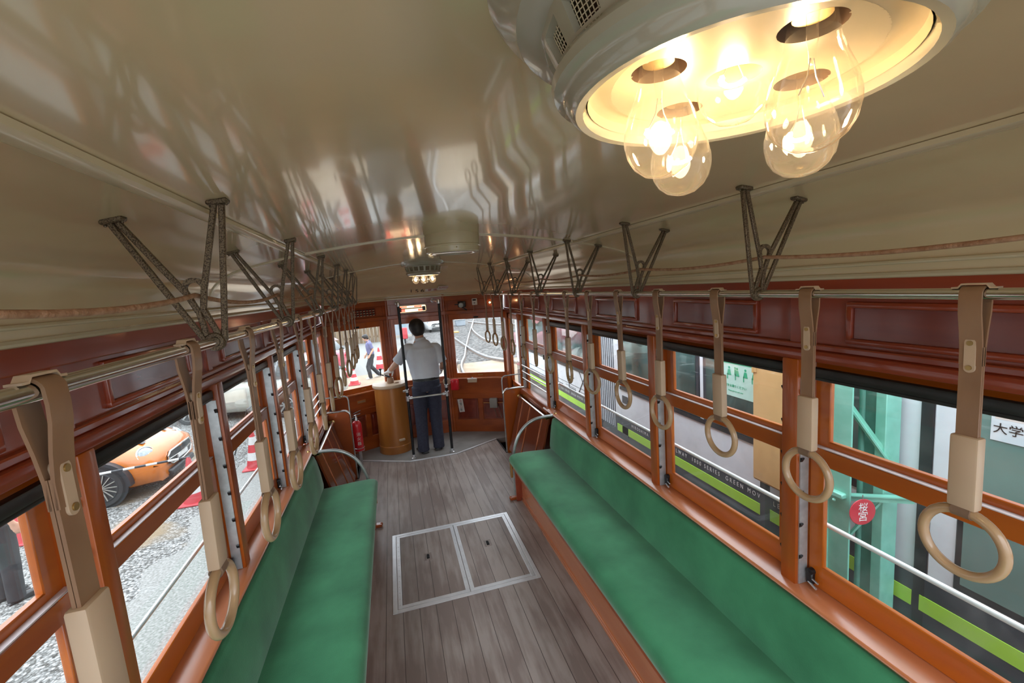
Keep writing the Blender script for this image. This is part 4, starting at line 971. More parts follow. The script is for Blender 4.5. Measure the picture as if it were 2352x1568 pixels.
# ------------------------------------------------------------------ people
def limb(b, pts, radii, n=14, ref=(0, 1, 0), round_ends=True):
    """tapering closed limb; radii: r or (side, ref) per point"""
    P = [V(p) for p in pts]; R = [(r, r) if not isinstance(r, tuple) else r for r in radii]
    # resample smoothly
    Q = crom(P, 5); RR = []
    for i in range(len(P)-1):
        for k in range(5):
            t = k/5; t = t*t*(3-2*t); RR.append((R[i][0]+(R[i+1][0]-R[i][0])*t, R[i][1]+(R[i+1][1]-R[i][1])*t))
    RR.append(R[-1]); rings = []
    def ring(c, T, ra, rb):
        u = V(ref); u = u - T*u.dot(T); u = u.normalized() if u.length > 1e-5 else T.orthogonal().normalized(); w = T.cross(u)
        return [c + w*(ra*math.cos(2*math.pi*k/n)) + u*(rb*math.sin(2*math.pi*k/n)) for k in range(n)]
    m = len(Q)
    for i in range(m):
        T = (Q[min(i+1, m-1)]-Q[max(i-1, 0)]).normalized()
        if round_ends and i == 0:
            for k in (0, 1, 2):
                a = math.pi/2*(k+.15)/3; rings.append(ring(Q[0]-T*(min(RR[0])*math.cos(a)), T, RR[0][0]*math.sin(a), RR[0][1]*math.sin(a)))
        rings.append(ring(Q[i], T, *RR[i]))
        if round_ends and i == m-1:
            for k in (2, 1, 0):
                a = math.pi/2*(k+.15)/3; rings.append(ring(Q[-1]+T*(min(RR[-1])*math.cos(a)), T, RR[-1][0]*math.sin(a), RR[-1][1]*math.sin(a)))
    return b.loft(rings)
def fuse(o, vox=.006, smooth=4):
    r = o.modifiers.new('fuse', 'REMESH'); r.mode = 'VOXEL'; r.voxel_size = vox; r.use_smooth_shade = True
    s_ = o.modifiers.new('soften', 'SMOOTH'); s_.factor = .5; s_.iterations = smooth
    return o
def hand(b, wrist, d, palm_n, side, s=1.0, curl=.5, grow=0.0):
    """palm, four fingers, thumb; d: direction of the fingers, palm_n: out of the palm, side: direction of the thumb"""
    w, d, pn = V(wrist), V(d).normalized(), V(palm_n); pn = (pn - d*pn.dot(d)).normalized(); sd_ = V(side); sd_ = (sd_ - d*sd_.dot(d) - pn*sd_.dot(pn)).normalized()
    limb(b, [w - d*.01, w + d*.03*s, w + d*.075*s], [(.026*s+grow, .020*s+grow), (.037*s+grow, .015*s+grow), (.038*s+grow, .013*s+grow)], ref=pn)
    for k, (off, ln) in enumerate(((.028, .066), (.0095, .076), (-.0095, .071), (-.028, .055))):
        p = w + d*.078*s + sd_*off*s; pts = [p - d*.012*s]; a = 0; q = p
        for seg, f in ((.45, .35), (.32, 1.0), (.23, .9)):
            pts.append(q.copy()); a += curl*f; q = q + (d*math.cos(a) + pn*math.sin(a))*(ln*seg*s)
        pts.append(q); limb(b, pts, [.0088*s+grow, .0088*s+grow, .0082*s+grow, .0076*s+grow, .0062*s+grow][:len(pts)], n=8, ref=pn)
    p = w + d*.025*s + sd_*.028*s
    limb(b, [p - sd_*.01*s, p + (sd_*.8 + d*.5)*.03*s, p + (sd_*.8 + d*.9 + pn*.5)*.048*s, p + (sd_*.6 + d*1.3 + pn*1.0)*.055*s], [.012*s+grow, .0105*s+grow, .0095*s+grow, .0075*s+grow], n=8, ref=pn)
def make_person(label, base, yaw, pose, mats, k=1.0, detail=True):
    """pose in metres-like body units facing +y, feet on z = 0"""
    t = thing('person', label, 'person', base); t.rotation_euler = (0, 0, yaw)
    J = {n: V(p)*k for n, p in pose.items()}
    S = lambda v: v*k
    vox = .0065 if detail else .011
    hd = J['head']; nk = J['neck']; ch = J['chest']; pv = J['pelvis']; fwd = J.get('face', V((0, 1, 0))).normalized(); up = (hd-nk).normalized()
    fwd = (fwd - up*fwd.dot(up)).normalized(); rt = fwd.cross(up)
    A = (rt, fwd, up)
    b = B()
    # head: skull, jaw, nose, ears, lips, brow
    b.ball(hd + up*S(.018), (S(.072), S(.088), S(.098)), 24, 16, A)
    b.ball(hd + fwd*S(.018) - up*S(.045), (S(.054), S(.062), S(.062)), 20, 12, A)
    limb(b, [hd + fwd*S(.082) + up*S(.016), hd + fwd*S(.096) - up*S(.008), hd + fwd*S(.102) - up*S(.024)], [S(.007), S(.010), S(.013)], n=8, ref=rt)
    for s_ in (-1, 1):
        b.ball(hd + rt*(s_*S(.073)) - fwd*S(.004) - up*S(.004), (S(.010), S(.020), S(.031)), 12, 8, A)
        b.ball(hd + rt*(s_*S(.030)) + fwd*S(.076) + up*S(.024), (S(.022), S(.014), S(.008)), 10, 6, A)
    b.ball(hd + fwd*S(.074) - up*S(.050), (S(.024), S(.014), S(.010)), 12, 6, A); b.ball(hd + fwd*S(.062) - up*S(.092), (S(.024), S(.022), S(.016)), 12, 8, A)
    limb(b, [nk - up*S(.07), nk, hd - up*S(.05) - fwd*S(.012)], [S(.062), S(.052), S(.050)])
    # torso under the clothes
    limb(b, [pv, (pv+ch)/2, ch, nk - up*S(.05)], [(S(.13), S(.095)), (S(.125), S(.09)), (S(.15), S(.10)), (S(.09), S(.06))], 20)
    for sd in (-1, 1):
        n = 'r' if sd == 1 else 'l'
        sh, el, wr = J['sh_'+n], J['el_'+n], J['wr_'+n]
        limb(b, [ch + (sh-ch)*.5, sh, (sh+el)/2, el, (el+wr)/2 + (el-wr).normalized()*S(.03), wr], [S(.06), S(.050), S(.043), S(.036), S(.036), S(.025)])
        hp, kn, an = J['hip_'+n], J['kn_'+n], J['an_'+n]
        limb(b, [hp, (hp+kn)/2, kn, (kn*2+an)/3, an, an - V((0, 0, S(.03)))], [S(.078), S(.068), S(.050), S(.050), S(.034), S(.035)])
        hdir = J.get('hd_'+n, wr-el)
        hand(b, wr, hdir, J.get('pn_'+n, V((-sd, 0, 0))), J.get('th_'+n, V((0, 1, 0))), k*.98, pose.get('curl_'+n, V((.5, 0, 0)))[0] if 'curl_'+n in pose else .5)
    fuse(b.out('body', mats['skin'], t, smooth=80), vox, 3)
    if detail:
        b = B()
        for s_ in (-1, 1): b.ball(hd + rt*(s_*S(.030)) + fwd*S(.080) + up*S(.010), (S(.012), S(.007), S(.007)), 10, 8, A)
        b.out('eyes', 'ink_white', t)
    # hair
    b = B(); b.ball(hd - fwd*S(.012) + up*S(.030), (S(.091), S(.097), S(.096)), 24, 16, A)
    b.ball(hd - fwd*S(.036) - up*S(.012), (S(.083), S(.064), S(.085)), 20, 14, A)
    b.ball(hd + fwd*S(.052) + up*S(.085), (S(.058), S(.040), S(.034)), 16, 10, A)
    for s_ in (-1, 1): b.ball(hd + rt*(s_*S(.068)) + fwd*S(.006) + up*S(.022), (S(.016), S(.030), S(.046)), 12, 8, A)
    fuse(b.out('hair', 'hair', t, smooth=80), vox, 2)
    # shirt
    b = B(); hem = J.get('hem', V((0, 0, .015*k)))
    wd = mats.get('width', 1.0)
    limb(b, [pv + V((0, 0, S(.055))), pv + V((0, 0, S(.12))), (pv+ch)/2 + V((0, 0, S(.04))), ch + V((0, 0, S(.0))), ch + V((0, 0, S(.09))), nk - up*S(.055), nk - up*S(.015)],
         [(S(.152*wd), S(.110)), (S(.162*wd), S(.120)), (S(.172*wd), S(.120)), (S(.188*wd), S(.120)), (S(.178*wd), S(.108)), (S(.105), S(.080)), (S(.064), S(.064))], 28, round_ends=False)
    for sd in (-1, 1):
        n = 'r' if sd == 1 else 'l'; sh, el = J['sh_'+n], J['el_'+n]; e2 = sh + (el-sh)*mats.get('sleeve', .92)
        limb(b, [ch + (sh-ch)*.35 + V((0, 0, S(.02))), sh + V((0, 0, S(.002))), sh + (e2-sh)*.55, e2], [(S(.075), S(.072)), (S(.060), S(.058)), (S(.060), S(.058)), (S(.063), S(.061))], 18, round_ends=False)
    fuse(b.out('shirt', mats['shirt'], t, smooth=80), vox, 5)
    b = B(); limb(b, [nk - up*S(.050), nk - up*S(.012) - fwd*S(.004), nk + up*S(.012) - fwd*S(.006)], [(S(.072), S(.070)), (S(.066), S(.064)), (S(.064), S(.060))], 24, round_ends=False); fuse(b.out('collar', mats['shirt'], t, smooth=80), .006, 1)
    # trousers
    b = B(); limb(b, [pv + V((0, 0, S(.085))), pv + V((0, 0, S(.03))), pv - V((0, 0, S(.06)))], [(S(.148*wd), S(.108)), (S(.158*wd), S(.118)), (S(.150), S(.110))], 28, round_ends=False)
    for sd in (-1, 1):
        n = 'r' if sd == 1 else 'l'; hp, kn, an = J['hip_'+n], J['kn_'+n], J['an_'+n]
        limb(b, [hp + V((0, 0, S(.02))), (hp+kn)/2, kn, (kn+an)/2, an + V((0, 0, S(.0))), an - V((0, 0, S(.035)))], [(S(.092), S(.102)), (S(.083), S(.088)), S(.072), S(.068), S(.066), S(.070)], 20, round_ends=False)
    fuse(b.out('trousers', mats['trousers'], t, smooth=80), vox, 3)
    if detail:
        b = B(); limb(b, [pv + V((0, 0, S(.068))), pv + V((0, 0, S(.100)))], [(S(.158*wd), S(.119)), (S(.157*wd), S(.119))], 28, round_ends=False); b.out('belt', 'black_rubber', t, smooth=60)
    # shoes
    for sd in (-1, 1):
        n = 'r' if sd == 1 else 'l'; an = J['an_'+n]; td = J.get('toe_'+n, V((0, 1, 0))).normalized(); sr = td.cross(V((0, 0, 1)))
        z0 = an.z-S(.06); b = B(); ax = (sr, td, V((0, 0, 1)))
        b.ball(an - V((0, 0, S(.022))) - td*S(.012), (S(.040), S(.055), S(.040)), 14, 10, ax); b.ball(an - V((0, 0, S(.028))) + td*S(.075), (S(.042), S(.080), S(.034)), 16, 10, ax)
        b.obox(an - V((0, 0, S(.052))) + td*S(.045), ax, (S(.040), S(.115), S(.010)), S(.008), 2)
        fuse(b.out('shoe', mats['shoe'], t, smooth=80), .006, 2)
    # gloves
    if mats.get('glove'):
        for sd in (-1, 1):
            n = 'r' if sd == 1 else 'l'; wr, el = J['wr_'+n], J['el_'+n]; b = B()
            hand(b, wr, J.get('hd_'+n, wr-el), J.get('pn_'+n, V((-sd, 0, 0))), J.get('th_'+n, V((0, 1, 0))), k*.98, .5 if 'curl_'+n not in pose else pose['curl_'+n][0], .0022)
            d_ = (el-wr).normalized(); limb(b, [wr, wr + d_*S(.045)], [S(.032), S(.034)], round_ends=False)
            fuse(b.out('glove', mats['glove'], t, smooth=80), .0045, 2)
    return t
drv = dict(pelvis=(.012, 0, .80), chest=(-.004, .01, 1.15), neck=(-.012, .02, 1.345), head=(-.030, .055, 1.462), face=(-.10, 1, -.18),
           sh_l=(-.165, .01, 1.250), el_l=(-.318, .05, 1.075), wr_l=(-.390, .175, .985), sh_r=(.160, .01, 1.228), el_r=(.228, -.005, 1.03), wr_r=(.215, .165, .945),
           hip_l=(-.072, 0, .77), kn_l=(-.085, .02, .42), an_l=(-.095, -.03, .062), hip_r=(.090, 0, .77), kn_r=(.088, .035, .42), an_r=(.090, .015, .062),
           hd_l=(-.45, .85, -.28), pn_l=(.2, -.2, -1), th_l=(1, .3, 0), curl_l=(.75, 0, 0), hd_r=(-.1, .9, -.5), pn_r=(-1, 0, -.3), th_r=(0, .5, 1), curl_r=(.6, 0, 0), toe_l=(-.32, 1, 0), toe_r=(.28, 1, 0))
make_person('driver in a pale short sleeved shirt, navy trousers and white gloves seen from behind', (0, 5.165, .004), 0, drv,
            dict(skin='skin', shirt='shirt', trousers='navy', shoe='shoe', glove='glove', sleeve=.86, width=1.0), 1.0, True)
walk = dict(pelvis=(0, 0, .80), chest=(0, .03, 1.14), neck=(0, .06, 1.33), head=(0, .115, 1.445), face=(0, 1, -.35),
            sh_l=(-.17, .03, 1.25), el_l=(-.20, -.06, 1.02), wr_l=(-.19, .06, .84), sh_r=(.17, .03, 1.25), el_r=(.20, .02, 1.01), wr_r=(.19, .14, .82),
            hip_l=(-.08, 0, .77), kn_l=(-.085, .14, .44), an_l=(-.085, .10, .062), hip_r=(.08, 0, .77), kn_r=(.085, .02, .42), an_r=(.085, -.22, .085))
make_person('person in a purple shirt and dark trousers bending forward on the sandy ground ahead', (-1.09, 14.85, -.80), 1.75, walk,
            dict(skin='skin', shirt='purple_shirt', trousers='dark_cloth', shoe='cone_white', sleeve=.8), .93, False)
stand = dict(pelvis=(0, 0, .80), chest=(0, .0, 1.15), neck=(0, .01, 1.345), head=(0, .02, 1.465), face=(0, 1, 0),
             sh_l=(-.17, 0, 1.26), el_l=(-.21, -.02, 1.02), wr_l=(-.20, .06, .80), sh_r=(.17, 0, 1.26), el_r=(.21, -.02, 1.02), wr_r=(.20, .06, .80),
             hip_l=(-.08, 0, .77), kn_l=(-.085, .02, .42), an_l=(-.09, -.01, .062), hip_r=(.08, 0, .77), kn_r=(.085, .02, .42), an_r=(.09, .01, .062))
make_person('person in dark trousers standing on the gravel at the left edge of the view', (-4.15, 5.15, -.80), -.7, stand,
            dict(skin='skin', shirt='blue_shirt', trousers='dark_cloth', shoe='shoe', sleeve=.9), 1.0, False)

# ------------------------------------------------------------------ outside
GZ = -.80
b = B(); b.face([(-60, -30, GZ), (60, -30, GZ), (60, 90, GZ), (-60, 90, GZ)])
g = b.out('ground', 'ground_gravel', smooth=0); tag(g, 'gravel yard, pavement and sandy crossing outside', 'ground', kind='structure')
# guard bars outside the side windows
for sd, z in ((1, .935), (-1, .900)):
    t = thing('window_guard_rail', 'thin %s rail running outside the %s windows' % ('white' if sd == 1 else 'grey', SIDE[sd]), 'guard rail', (1.176*sd, 1.7, z))
    B().tube([(0, -2.2, 0), (0, 2.3, 0)], .0085, 10).out('rail_tube', 'white_plastic' if sd == 1 else 'steel', t)
    for y in [p-1.7 for p in POST[sd][:5]]: B().tube([(0, y, 0), (-.026*sd, y, 0)], .006, 8).out('rail_stay', 'steel', t)
# rails ahead
def railway(label, pts, w=.055):
    P = [V((x, y, GZ+.07)) for x, y in pts]
    b = B().tube(crom(P, 6), 1.0, sec=[(.0, -w*.5), (.0, w*.5), (.045, w*.45), (.06, w*.2), (.06, -w*.2), (.045, -w*.45)], up=(0, 0, 1))
    t = thing('track_rail', label, 'rail', (P[0].x, P[0].y, GZ), 'rails crossing the yard ahead'); O = tuple(t.location)
    b.out('rail_head', 'rail_steel', t, O)
    B().tube(crom([p - V((0, 0, .03)) for p in P], 6), 1.0, sec=[(-.04, -w), (-.04, w), (-.02, w*.8), (.03, w*.3), (.03, -w*.3), (-.02, -w*.8)], up=(0, 0, 1)).out('rail_web', 'rail_rust', t, O)
railway('bright straight rail running away through the right windscreen', [(1.45, 9), (1.74, 14.2), (2.3, 17), (2.85, 19.9), (4.1, 26), (6.2, 36)], .055)
railway('second bright rail close beside the straight one at the sandy crossing', [(1.28, 9), (1.58, 14.3), (1.85, 16.0)], .04)
railway('rail slanting across the straight one on the right', [(5.4, 10.5), (3.5, 14.7), (2.95, 16.4), (2.82, 19.3), (2.80, 24)], .045)
railway('curved rail bending away to the right', [(6.0, 15.6), (4.9, 18.2), (4.15, 20.6), (4.15, 23.5), (4.6, 28), (5.6, 33)], .06)
railway('far rail crossing the upper right of the right windscreen', [(12, 22.5), (8.2, 27), (6.4, 30), (5.4, 34)], .06)
o = B().box(2.7, 3.6, 27.0, 27.6, GZ, GZ+.06).out('track_board', 'yellow', origin=(3.1, 27.3, GZ)); tag(o, 'yellow board lying between the rails ahead', 'board')
t = thing('switch_box_trackside', 'pale blue switch box standing beside the rails far ahead', 'switch box', (4.45, 32, GZ))
B().box(-.35, .35, -.3, .3, 0, .42, .03).out('case', 'building', t); B().box(-.38, .38, -.33, .33, .42, .46, .02).out('lid', 'headlight', t)

# cars
def make_car(label, loc, yaw, paint, L=3.45, Wd=1.56, H=1.30, mini=True):
    """built facing +x, front wheels at x = 0, ground at z = 0; car units are scene units"""
    t = thing('car', label, 'car', loc); t.rotation_euler = (0, 0, yaw)
    fo = .70; x1 = fo; x0 = fo-L; hw = Wd/2; wb = 2.25; rw = .292
    # lower body loft along x: half widths and heights
    S_ = [(x1, .60, .24, .52), (x1-.03, .66, .18, .60), (x1-.14, .70, .18, .66), (x1-.35, .755, .17, .74), (x1-.7, .775, .17, .80), (x1-1.15, .78, .17, .855), (x1-1.35, .78, .17, .875), (x0+1.0, .78, .17, .88), (x0+.35, .77, .18, .87), (x0+.10, .73, .22, .82), (x0, .62, .30, .70)]
    def ring(x, w, zb, zt):
        w = w*hw/.78; P = []
        prof_ = [(0, zb), (.80, zb), (.95, zb+.05), (1.0, zb+.18), (1.0, (zb+zt)/2+.05), (.985, zt-.14), (.93, zt-.05), (.80, zt-.008), (.5, zt+.018), (0, zt+.028)]
        for a, z in prof_: P.append(V((x, w*a, z)))
        for a, z in reversed(prof_[1:-1]): P.append(V((x, -w*a, z)))
        return P
    pts = [ring(*s_) for s_ in S_]
    # round the nose in plan
    for r in pts[:4]:
        for p in r: p.x -= .11*(p.y/hw)**2
    for r in pts[-2:]:
        for p in r: p.x += .10*(p.y/hw)**2
    bd = B().loft(pts).out('body', paint, t, smooth=55)
    # cabin
    C_ = [(x1-1.02, .68, .86), (x1-1.50, .60, H-.10), (x1-1.75, .58, H-.03), (x0+1.1, .58, H), (x0+.55, .60, H-.05), (x0+.18, .66, .88)]
    def cring(x, w, zt):
        w = w*hw/.78; return [V((x, -w-.06*(H-zt)*0, .84)), V((x, -w, .86)), V((x, -w*.98, (zt+.86)/2)), V((x, -w*.9, zt-.02)), V((x, -w*.6, zt)), V((x, 0, zt+.012)), V((x, w*.6, zt)), V((x, w*.9, zt-.02)), V((x, w*.98, (zt+.86)/2)), V((x, w, .86)), V((x, w, .84))]
    B().loft([cring(*c_) for c_ in C_]).out('cabin_glass', 'car_glass', t, smooth=50)
    R_ = [(x1-1.46, .565, H-.085), (x1-1.75, .555, H-.015), (x0+1.1, .555, H+.016), (x0+.5, .57, H-.03), (x0+.28, .58, H-.16)]
    B().loft([[V((x, -w*hw/.78, z-.035)), V((x, -w*.9*hw/.78, z)), V((x, 0, z+.022)), V((x, w*.9*hw/.78, z)), V((x, w*hw/.78, z-.035))] for x, w, z in R_], closed=False).out('roof', 'car_trim' if mini else paint, t, smooth=50)
    for sx_ in (0, -wb):
        for sy in (-1, 1):
            y = sy*(hw-.072)
            B().disc((sx_, sy*(hw-.004), rw+.01), (0, 1, 0), rw+.030, .016, 36).out('wheel_well', 'car_trim', t)
            wl_ = B().lathe([(.18, -.09), (rw-.03, -.095), (rw-.004, -.075), (rw, -.05), (rw, .05), (rw-.004, .075), (rw-.03, .095), (.18, .09)], (sx_, y, rw), 40, (0, 1, 0)).out('wheel', 'tyre', t)
            b = B().lathe([(.20, .086*sy), (.212, .094*sy), (.200, .098*sy), (.192, .07*sy), (.0, .055*sy)], (sx_, y, rw), 36, (0, 1, 0)); b.out('rim', 'car_trim' if mini else 'steel', wl_)
            b = B(); ns = 15 if mini else 7
            for k in range(ns):
                a = 2*math.pi*k/ns; b.bar((sx_+.03*math.cos(a), y+.085*sy, rw+.03*math.sin(a)), (sx_+.197*math.cos(a), y+.092*sy, rw+.197*math.sin(a)), .012 if mini else .035, .012, up=(0, 1, 0))
            b.lathe([(.04, .07*sy), (.04, .097*sy), (0, .099*sy)], (sx_, y, rw), 16, (0, 1, 0)); b.out('spoke', 'grey_plastic' if mini else 'tube_grey', wl_)
            P = arc((sx_, sy*(hw+.004), rw), -.05, math.pi+.05, rw+.055, (1, 0, 0), (0, 0, 1), 18)
            B().tube(P, 1.0, sec=[(-.055, -.03), (.05, -.03), (.05, .02), (-.055, .012)], up=(0, 1, 0)).out('wheel_arch', 'car_trim', t)
    for sy in (-1, 1):
        c_ = V((x1-.215, sy*hw*.70, .605)); n = V((.78, sy*.42, .46)).normalized()
        hl = B().lathe([(.0, .055), (.06, .048), (.105, .028), (.125, .0), (.118, -.03)], c_, 30, n).out('headlight', 'headlight', t)
        B().tube([c_ + n.orthogonal().normalized()*0 + (n.orthogonal().normalized()*math.cos(a) + n.cross(n.orthogonal().normalized())*math.sin(a))*.131 + n*.004 for a in [2*math.pi*k/30 for k in range(30)]], .011, 8, loop=True).out('headlight_ring', 'chrome', hl)
        B().lathe([(0, .02), (.045, .015), (.05, 0), (.045, -.02)], (x1-.12, sy*hw*.66, .33), 18, (.9, sy*.35, .1)).out('fog_lamp', 'headlight', t)
        B().lathe([(0, .012), (.07, .010), (.09, -.03)], (x0+.04, sy*hw*.74, .66), 18, (-.85, sy*.5, .1)).out('tail_light', 'tail_red', t)
        B().box(x1-1.22, x1-1.08, sy*hw*1.0, sy*(hw*1.0+.14), .86, .96, .03, 2).out('wing_mirror', paint, t)
    # grille, lower intake, bonnet scoop and stripes
    P = [V((x1+.014-.11*(y/hw)**2, y, z)) for y, z in ((-.40, .50), (-.34, .56), (0, .575), (.34, .56), (.40, .50), (.40, .44), (.32, .36), (0, .345), (-.32, .36), (-.40, .44))]
    g_ = B().prism([p for p in P], (-.05, 0, .0)).out('grille', 'car_trim', t)
    B().tube(P, .012, 8, loop=True).tube([V((x1+.018-.11*(y/hw)**2, y, .455)) for y in (-.39, -.2, 0, .2, .39)], .009, 8).out('grille_surround', 'chrome', g_)
    B().box(x1-.10, x1+.012, -.40, .40, .19, .29, .02).out('lower_intake', 'car_trim', t)
    B().box(x1-.02, x1+.022, -.17, .17, .385, .455, .004).out('number_plate', 'cone_white', t)
    if mini:
        zt = lambda x: .80 + (x1-.7-x)*(.055/.45) if x < x1-.7 else .80-(x-(x1-.7))*.17
        B().obox((x1-.62, 0, .855), ((1, 0, .12), (0, 1, 0), (-.12, 0, 1)), (.07, .16, .022), .02, 2).out('bonnet_scoop', paint, t)
        B().obox((x1-.545, 0, .852), ((1, 0, .12), (0, 1, 0), (-.12, 0, 1)), (.004, .13, .012), .004).out('scoop_mouth', 'car_trim', t)
        for sy in (-1, 1):
            rr_ = []
            for i in range(8):
                x = x1-.30-.75*i/7
                zz = .74+.026 + (x1-.35-x)*(.06/.35) if x > x1-.7 else .826+(x1-.7-x)*(.055/.45)
                rr_.append([V((x, sy*.30, zz-.004)), V((x, sy*.40, zz-.010))])
            B().loft(rr_, closed=False).out('bonnet_stripe', 'car_trim', t)
    return t
make_car('orange hatchback with black wheels and oval headlights parked outside the left windows', (-4.47, 7.97, GZ), .02, 'car_orange')
make_car('beige saloon car parked behind the orange car', (-4.9, 12.4, GZ), 2.9, 'car_beige', 4.0, 1.60, 1.33, False)
make_car('red car parked far off beyond the beige one', (-5.0, 17.5, GZ), 2.7, 'car_red', 3.8, 1.55, 1.35, False)
make_car('white car standing far ahead behind the right shoulder of the driver', (2.35, 29.5, GZ), -1.35, 'cone_white', 3.9, 1.56, 1.40, False)

# cones and striped bars
def cone(label, loc, h=.66, r=.12):
    t = thing('traffic_cone', label, 'traffic cone', loc, 'red and white traffic cones')
    B().box(-.17, .17, -.17, .17, 0, .03, .01).out('base', 'cone_red', t)
    K = 5
    for k in range(K):
        z0, z1 = .03+(h-.03)*k/K, .03+(h-.03)*(k+1)/K; rr_ = lambda z: r*(1-z/h)+.022
        B().lathe([(rr_(z0), z0), (rr_(z1), z1)] + ([(0, z1)] if k == K-1 else []), n=24).out('band', 'cone_red' if k % 2 == 0 else 'cone_white', t)
    return t
cone('red and white cone in front of the orange car nose', (-3.22, 6.86, GZ))
cone('red and white cone left of the orange car wheel', (-4.95, 6.55, GZ))
cone('red and white cone on the gravel between the orange and beige cars', (-2.72, 7.9, GZ))
cone('red and white cone behind the bending person', (-.90, 16.6, GZ), .78, .15)
cone('red and white cone left of the bending person', (-1.62, 14.1, GZ), .55)
cone('red and white cone at the left edge of the left windscreen', (-2.05, 15.6, GZ), .55)
t = thing('striped_bar', 'black and white striped bar resting on the two cones before the orange car', 'bar', (-4.08, 6.70, -.145))
a_, c_ = V((-.90, -.155, 0)), V((.88, .16, 0)); K = 15
for k in range(K): B().tube([a_.lerp(c_, k/K), a_.lerp(c_, (k+1)/K)], .016, 10).out('bar_segment', 'cone_white' if k % 2 else 'car_trim', t)
t = thing('trestle', 'thin black folding trestle standing on the gravel near the cones', 'trestle', (-3.0, 9.2, GZ))
for sy in (-.45, .45): B().tube([(-.3, sy, 0), (0, sy, .8), (.3, sy, 0)], .012, 8).out('leg_frame', 'car_trim', t)
B().tube([(0, -.45, .8), (0, .45, .8)], .012, 8).tube([(-.15, -.45, .4), (-.15, .45, .4)], .01, 8).out('cross_bar', 'car_trim', t)

# fence, building, hedge far ahead
t = thing('wooden_fence', 'tall brown board fence at the far side of the yard', 'fence', (-4.2, 26, GZ))
b = B()
for k in range(40): b.box(-4.6+k*.2, -4.6+k*.2+.185, -.02, .02, .02, 1.75+.05*math.sin(k*2.3))
b.out('boards', 'fence_wood', t)
B().box(-4.6, 3.4, .02, .06, .3, .4).box(-4.6, 3.4, .02, .06, 1.3, 1.4).out('fence_rail', 'fence_wood', t)
t = thing('building', 'pale grey building beyond the yard seen through the centre windscreen', 'building', (4.0, 27.6, GZ))
B().box(-4.85, -3.25, 0, 6, 0, 5.0).out('wall', 'building', t)
for k in range(2): B().box(-4.65+k*.68, -4.25+k*.68, -.04, .05, .55, 1.0).out('window', 'building_glass', t)
B().box(-4.9, -3.2, -.3, 6.2, 5.0, 5.25).out('roof_edge', 'building', t)
B().box(-4.86, -3.24, -.05, .0, .0, .14).out('plinth', 'concrete', t)
t = thing('red_post_box', 'small bright red box standing ahead on the left of the centre windscreen', 'box', (.24, 24, GZ))
B().box(-.16, .16, -.14, .14, .25, .85, .03).out('box', 'cone_red', t); B().box(-.05, .05, -.05, .05, 0, .25).out('stand', 'car_trim', t)
rl = random.Random(5)
for i, (x, y, z, r) in enumerate(((7.5, 24, .2, 1.5), (9.5, 20, .3, 1.7), (11.5, 15, .3, 1.6))):
    t = thing('shrub', '%s green shrub of the hedge beyond the parked tram' % ('left hand', 'middle', 'right hand')[i], 'shrub', (x, y, GZ), 'shrubs of the hedge')
    b = B()
    for k in range(420):
        a, c2 = rl.uniform(0, 6.28), rl.uniform(-.2, 1); rr_ = r*(.6+.4*rl.random()); s2 = math.sqrt(max(0, 1-c2*c2)); p = V((rr_*s2*math.cos(a), rr_*s2*math.sin(a), .9*r+rr_*c2*.9))
        u = V((rl.uniform(-1, 1), rl.uniform(-1, 1), rl.uniform(-1, 1))).normalized(); w = u.orthogonal().normalized()
        b.face([p-u*.13, p+w*.07, p+u*.13, p-w*.07])
    b.out('foliage', 'leaf', t, smooth=0); B().tube([(0, 0, 0), (.05, 0, r*.9)], [.08, .04], 8).out('stem', 'fence_wood', t)

# ------------------------------------------------------------------ the low floor tram alongside
TX = 2.0; O = (TX, 3.3, GZ)
tr = thing('tram', 'modern grey low floor tram with a lime stripe standing alongside on the right', 'tram', O)
yA, yB_ = -2.0, 8.25; ba, bb_ = 4.30, 4.72     # bellows between the two sections
def seg(y0, y1):
    b = B().loft([[V((TX, y, .215)), V((TX, y, .72)), V((TX, y, 1.55)), V((TX+.06, y, 1.9)), V((TX+.3, y, 2.1)), V((TX+2.1, y, 2.1)), V((TX+2.4, y, 1.6)), V((TX+2.4, y, .215))] for y in (y0, y1)])
    return b
seg(yA, ba).out('body', 'tram_grey', tr, O, smooth=30); seg(bb_, yB_).out('body', 'tram_grey', tr, O, smooth=30)
B().box(TX+.02, TX+2.3, yA, yB_, -.70, .215).out('skirt', 'tram_dark', tr, O)
b = B().box(TX-.012, TX+.05, yA, ba, -.62, .402, .004).box(TX-.012, TX+.05, bb_, yB_, -.62, .402, .004); b.out('lower_band', 'tram_dark', tr, O)
b = B().box(TX-.016, TX, yA, 1.357, .222, .300).box(TX-.016, TX, 1.391, ba-.05, .222, .300).box(TX-.016, TX, bb_+.05, yB_-.2, .222, .300); b.out('lime_stripe', 'tram_lime', tr, O)
b = B()
for k in range(9):
    y0 = ba + (bb_-ba)*k/9; y1 = ba + (bb_-ba)*(k+.55)/9
    b.box(TX+.03, TX+2.3, y0, y1, -.6, 2.0); 
b.box(TX+.10, TX+2.2, ba, bb_, -.6, 2.0); b.out('bellows', 'tram_dark', tr, O)
b = B()
for k in range(9):
    y0 = ba + (bb_-ba)*(k+.55)/9; b.box(TX+.022, TX+.04, y0, y0+.012, -.6, 2.0)
b.out('bellows_rib', 'tram_grey', tr, O)
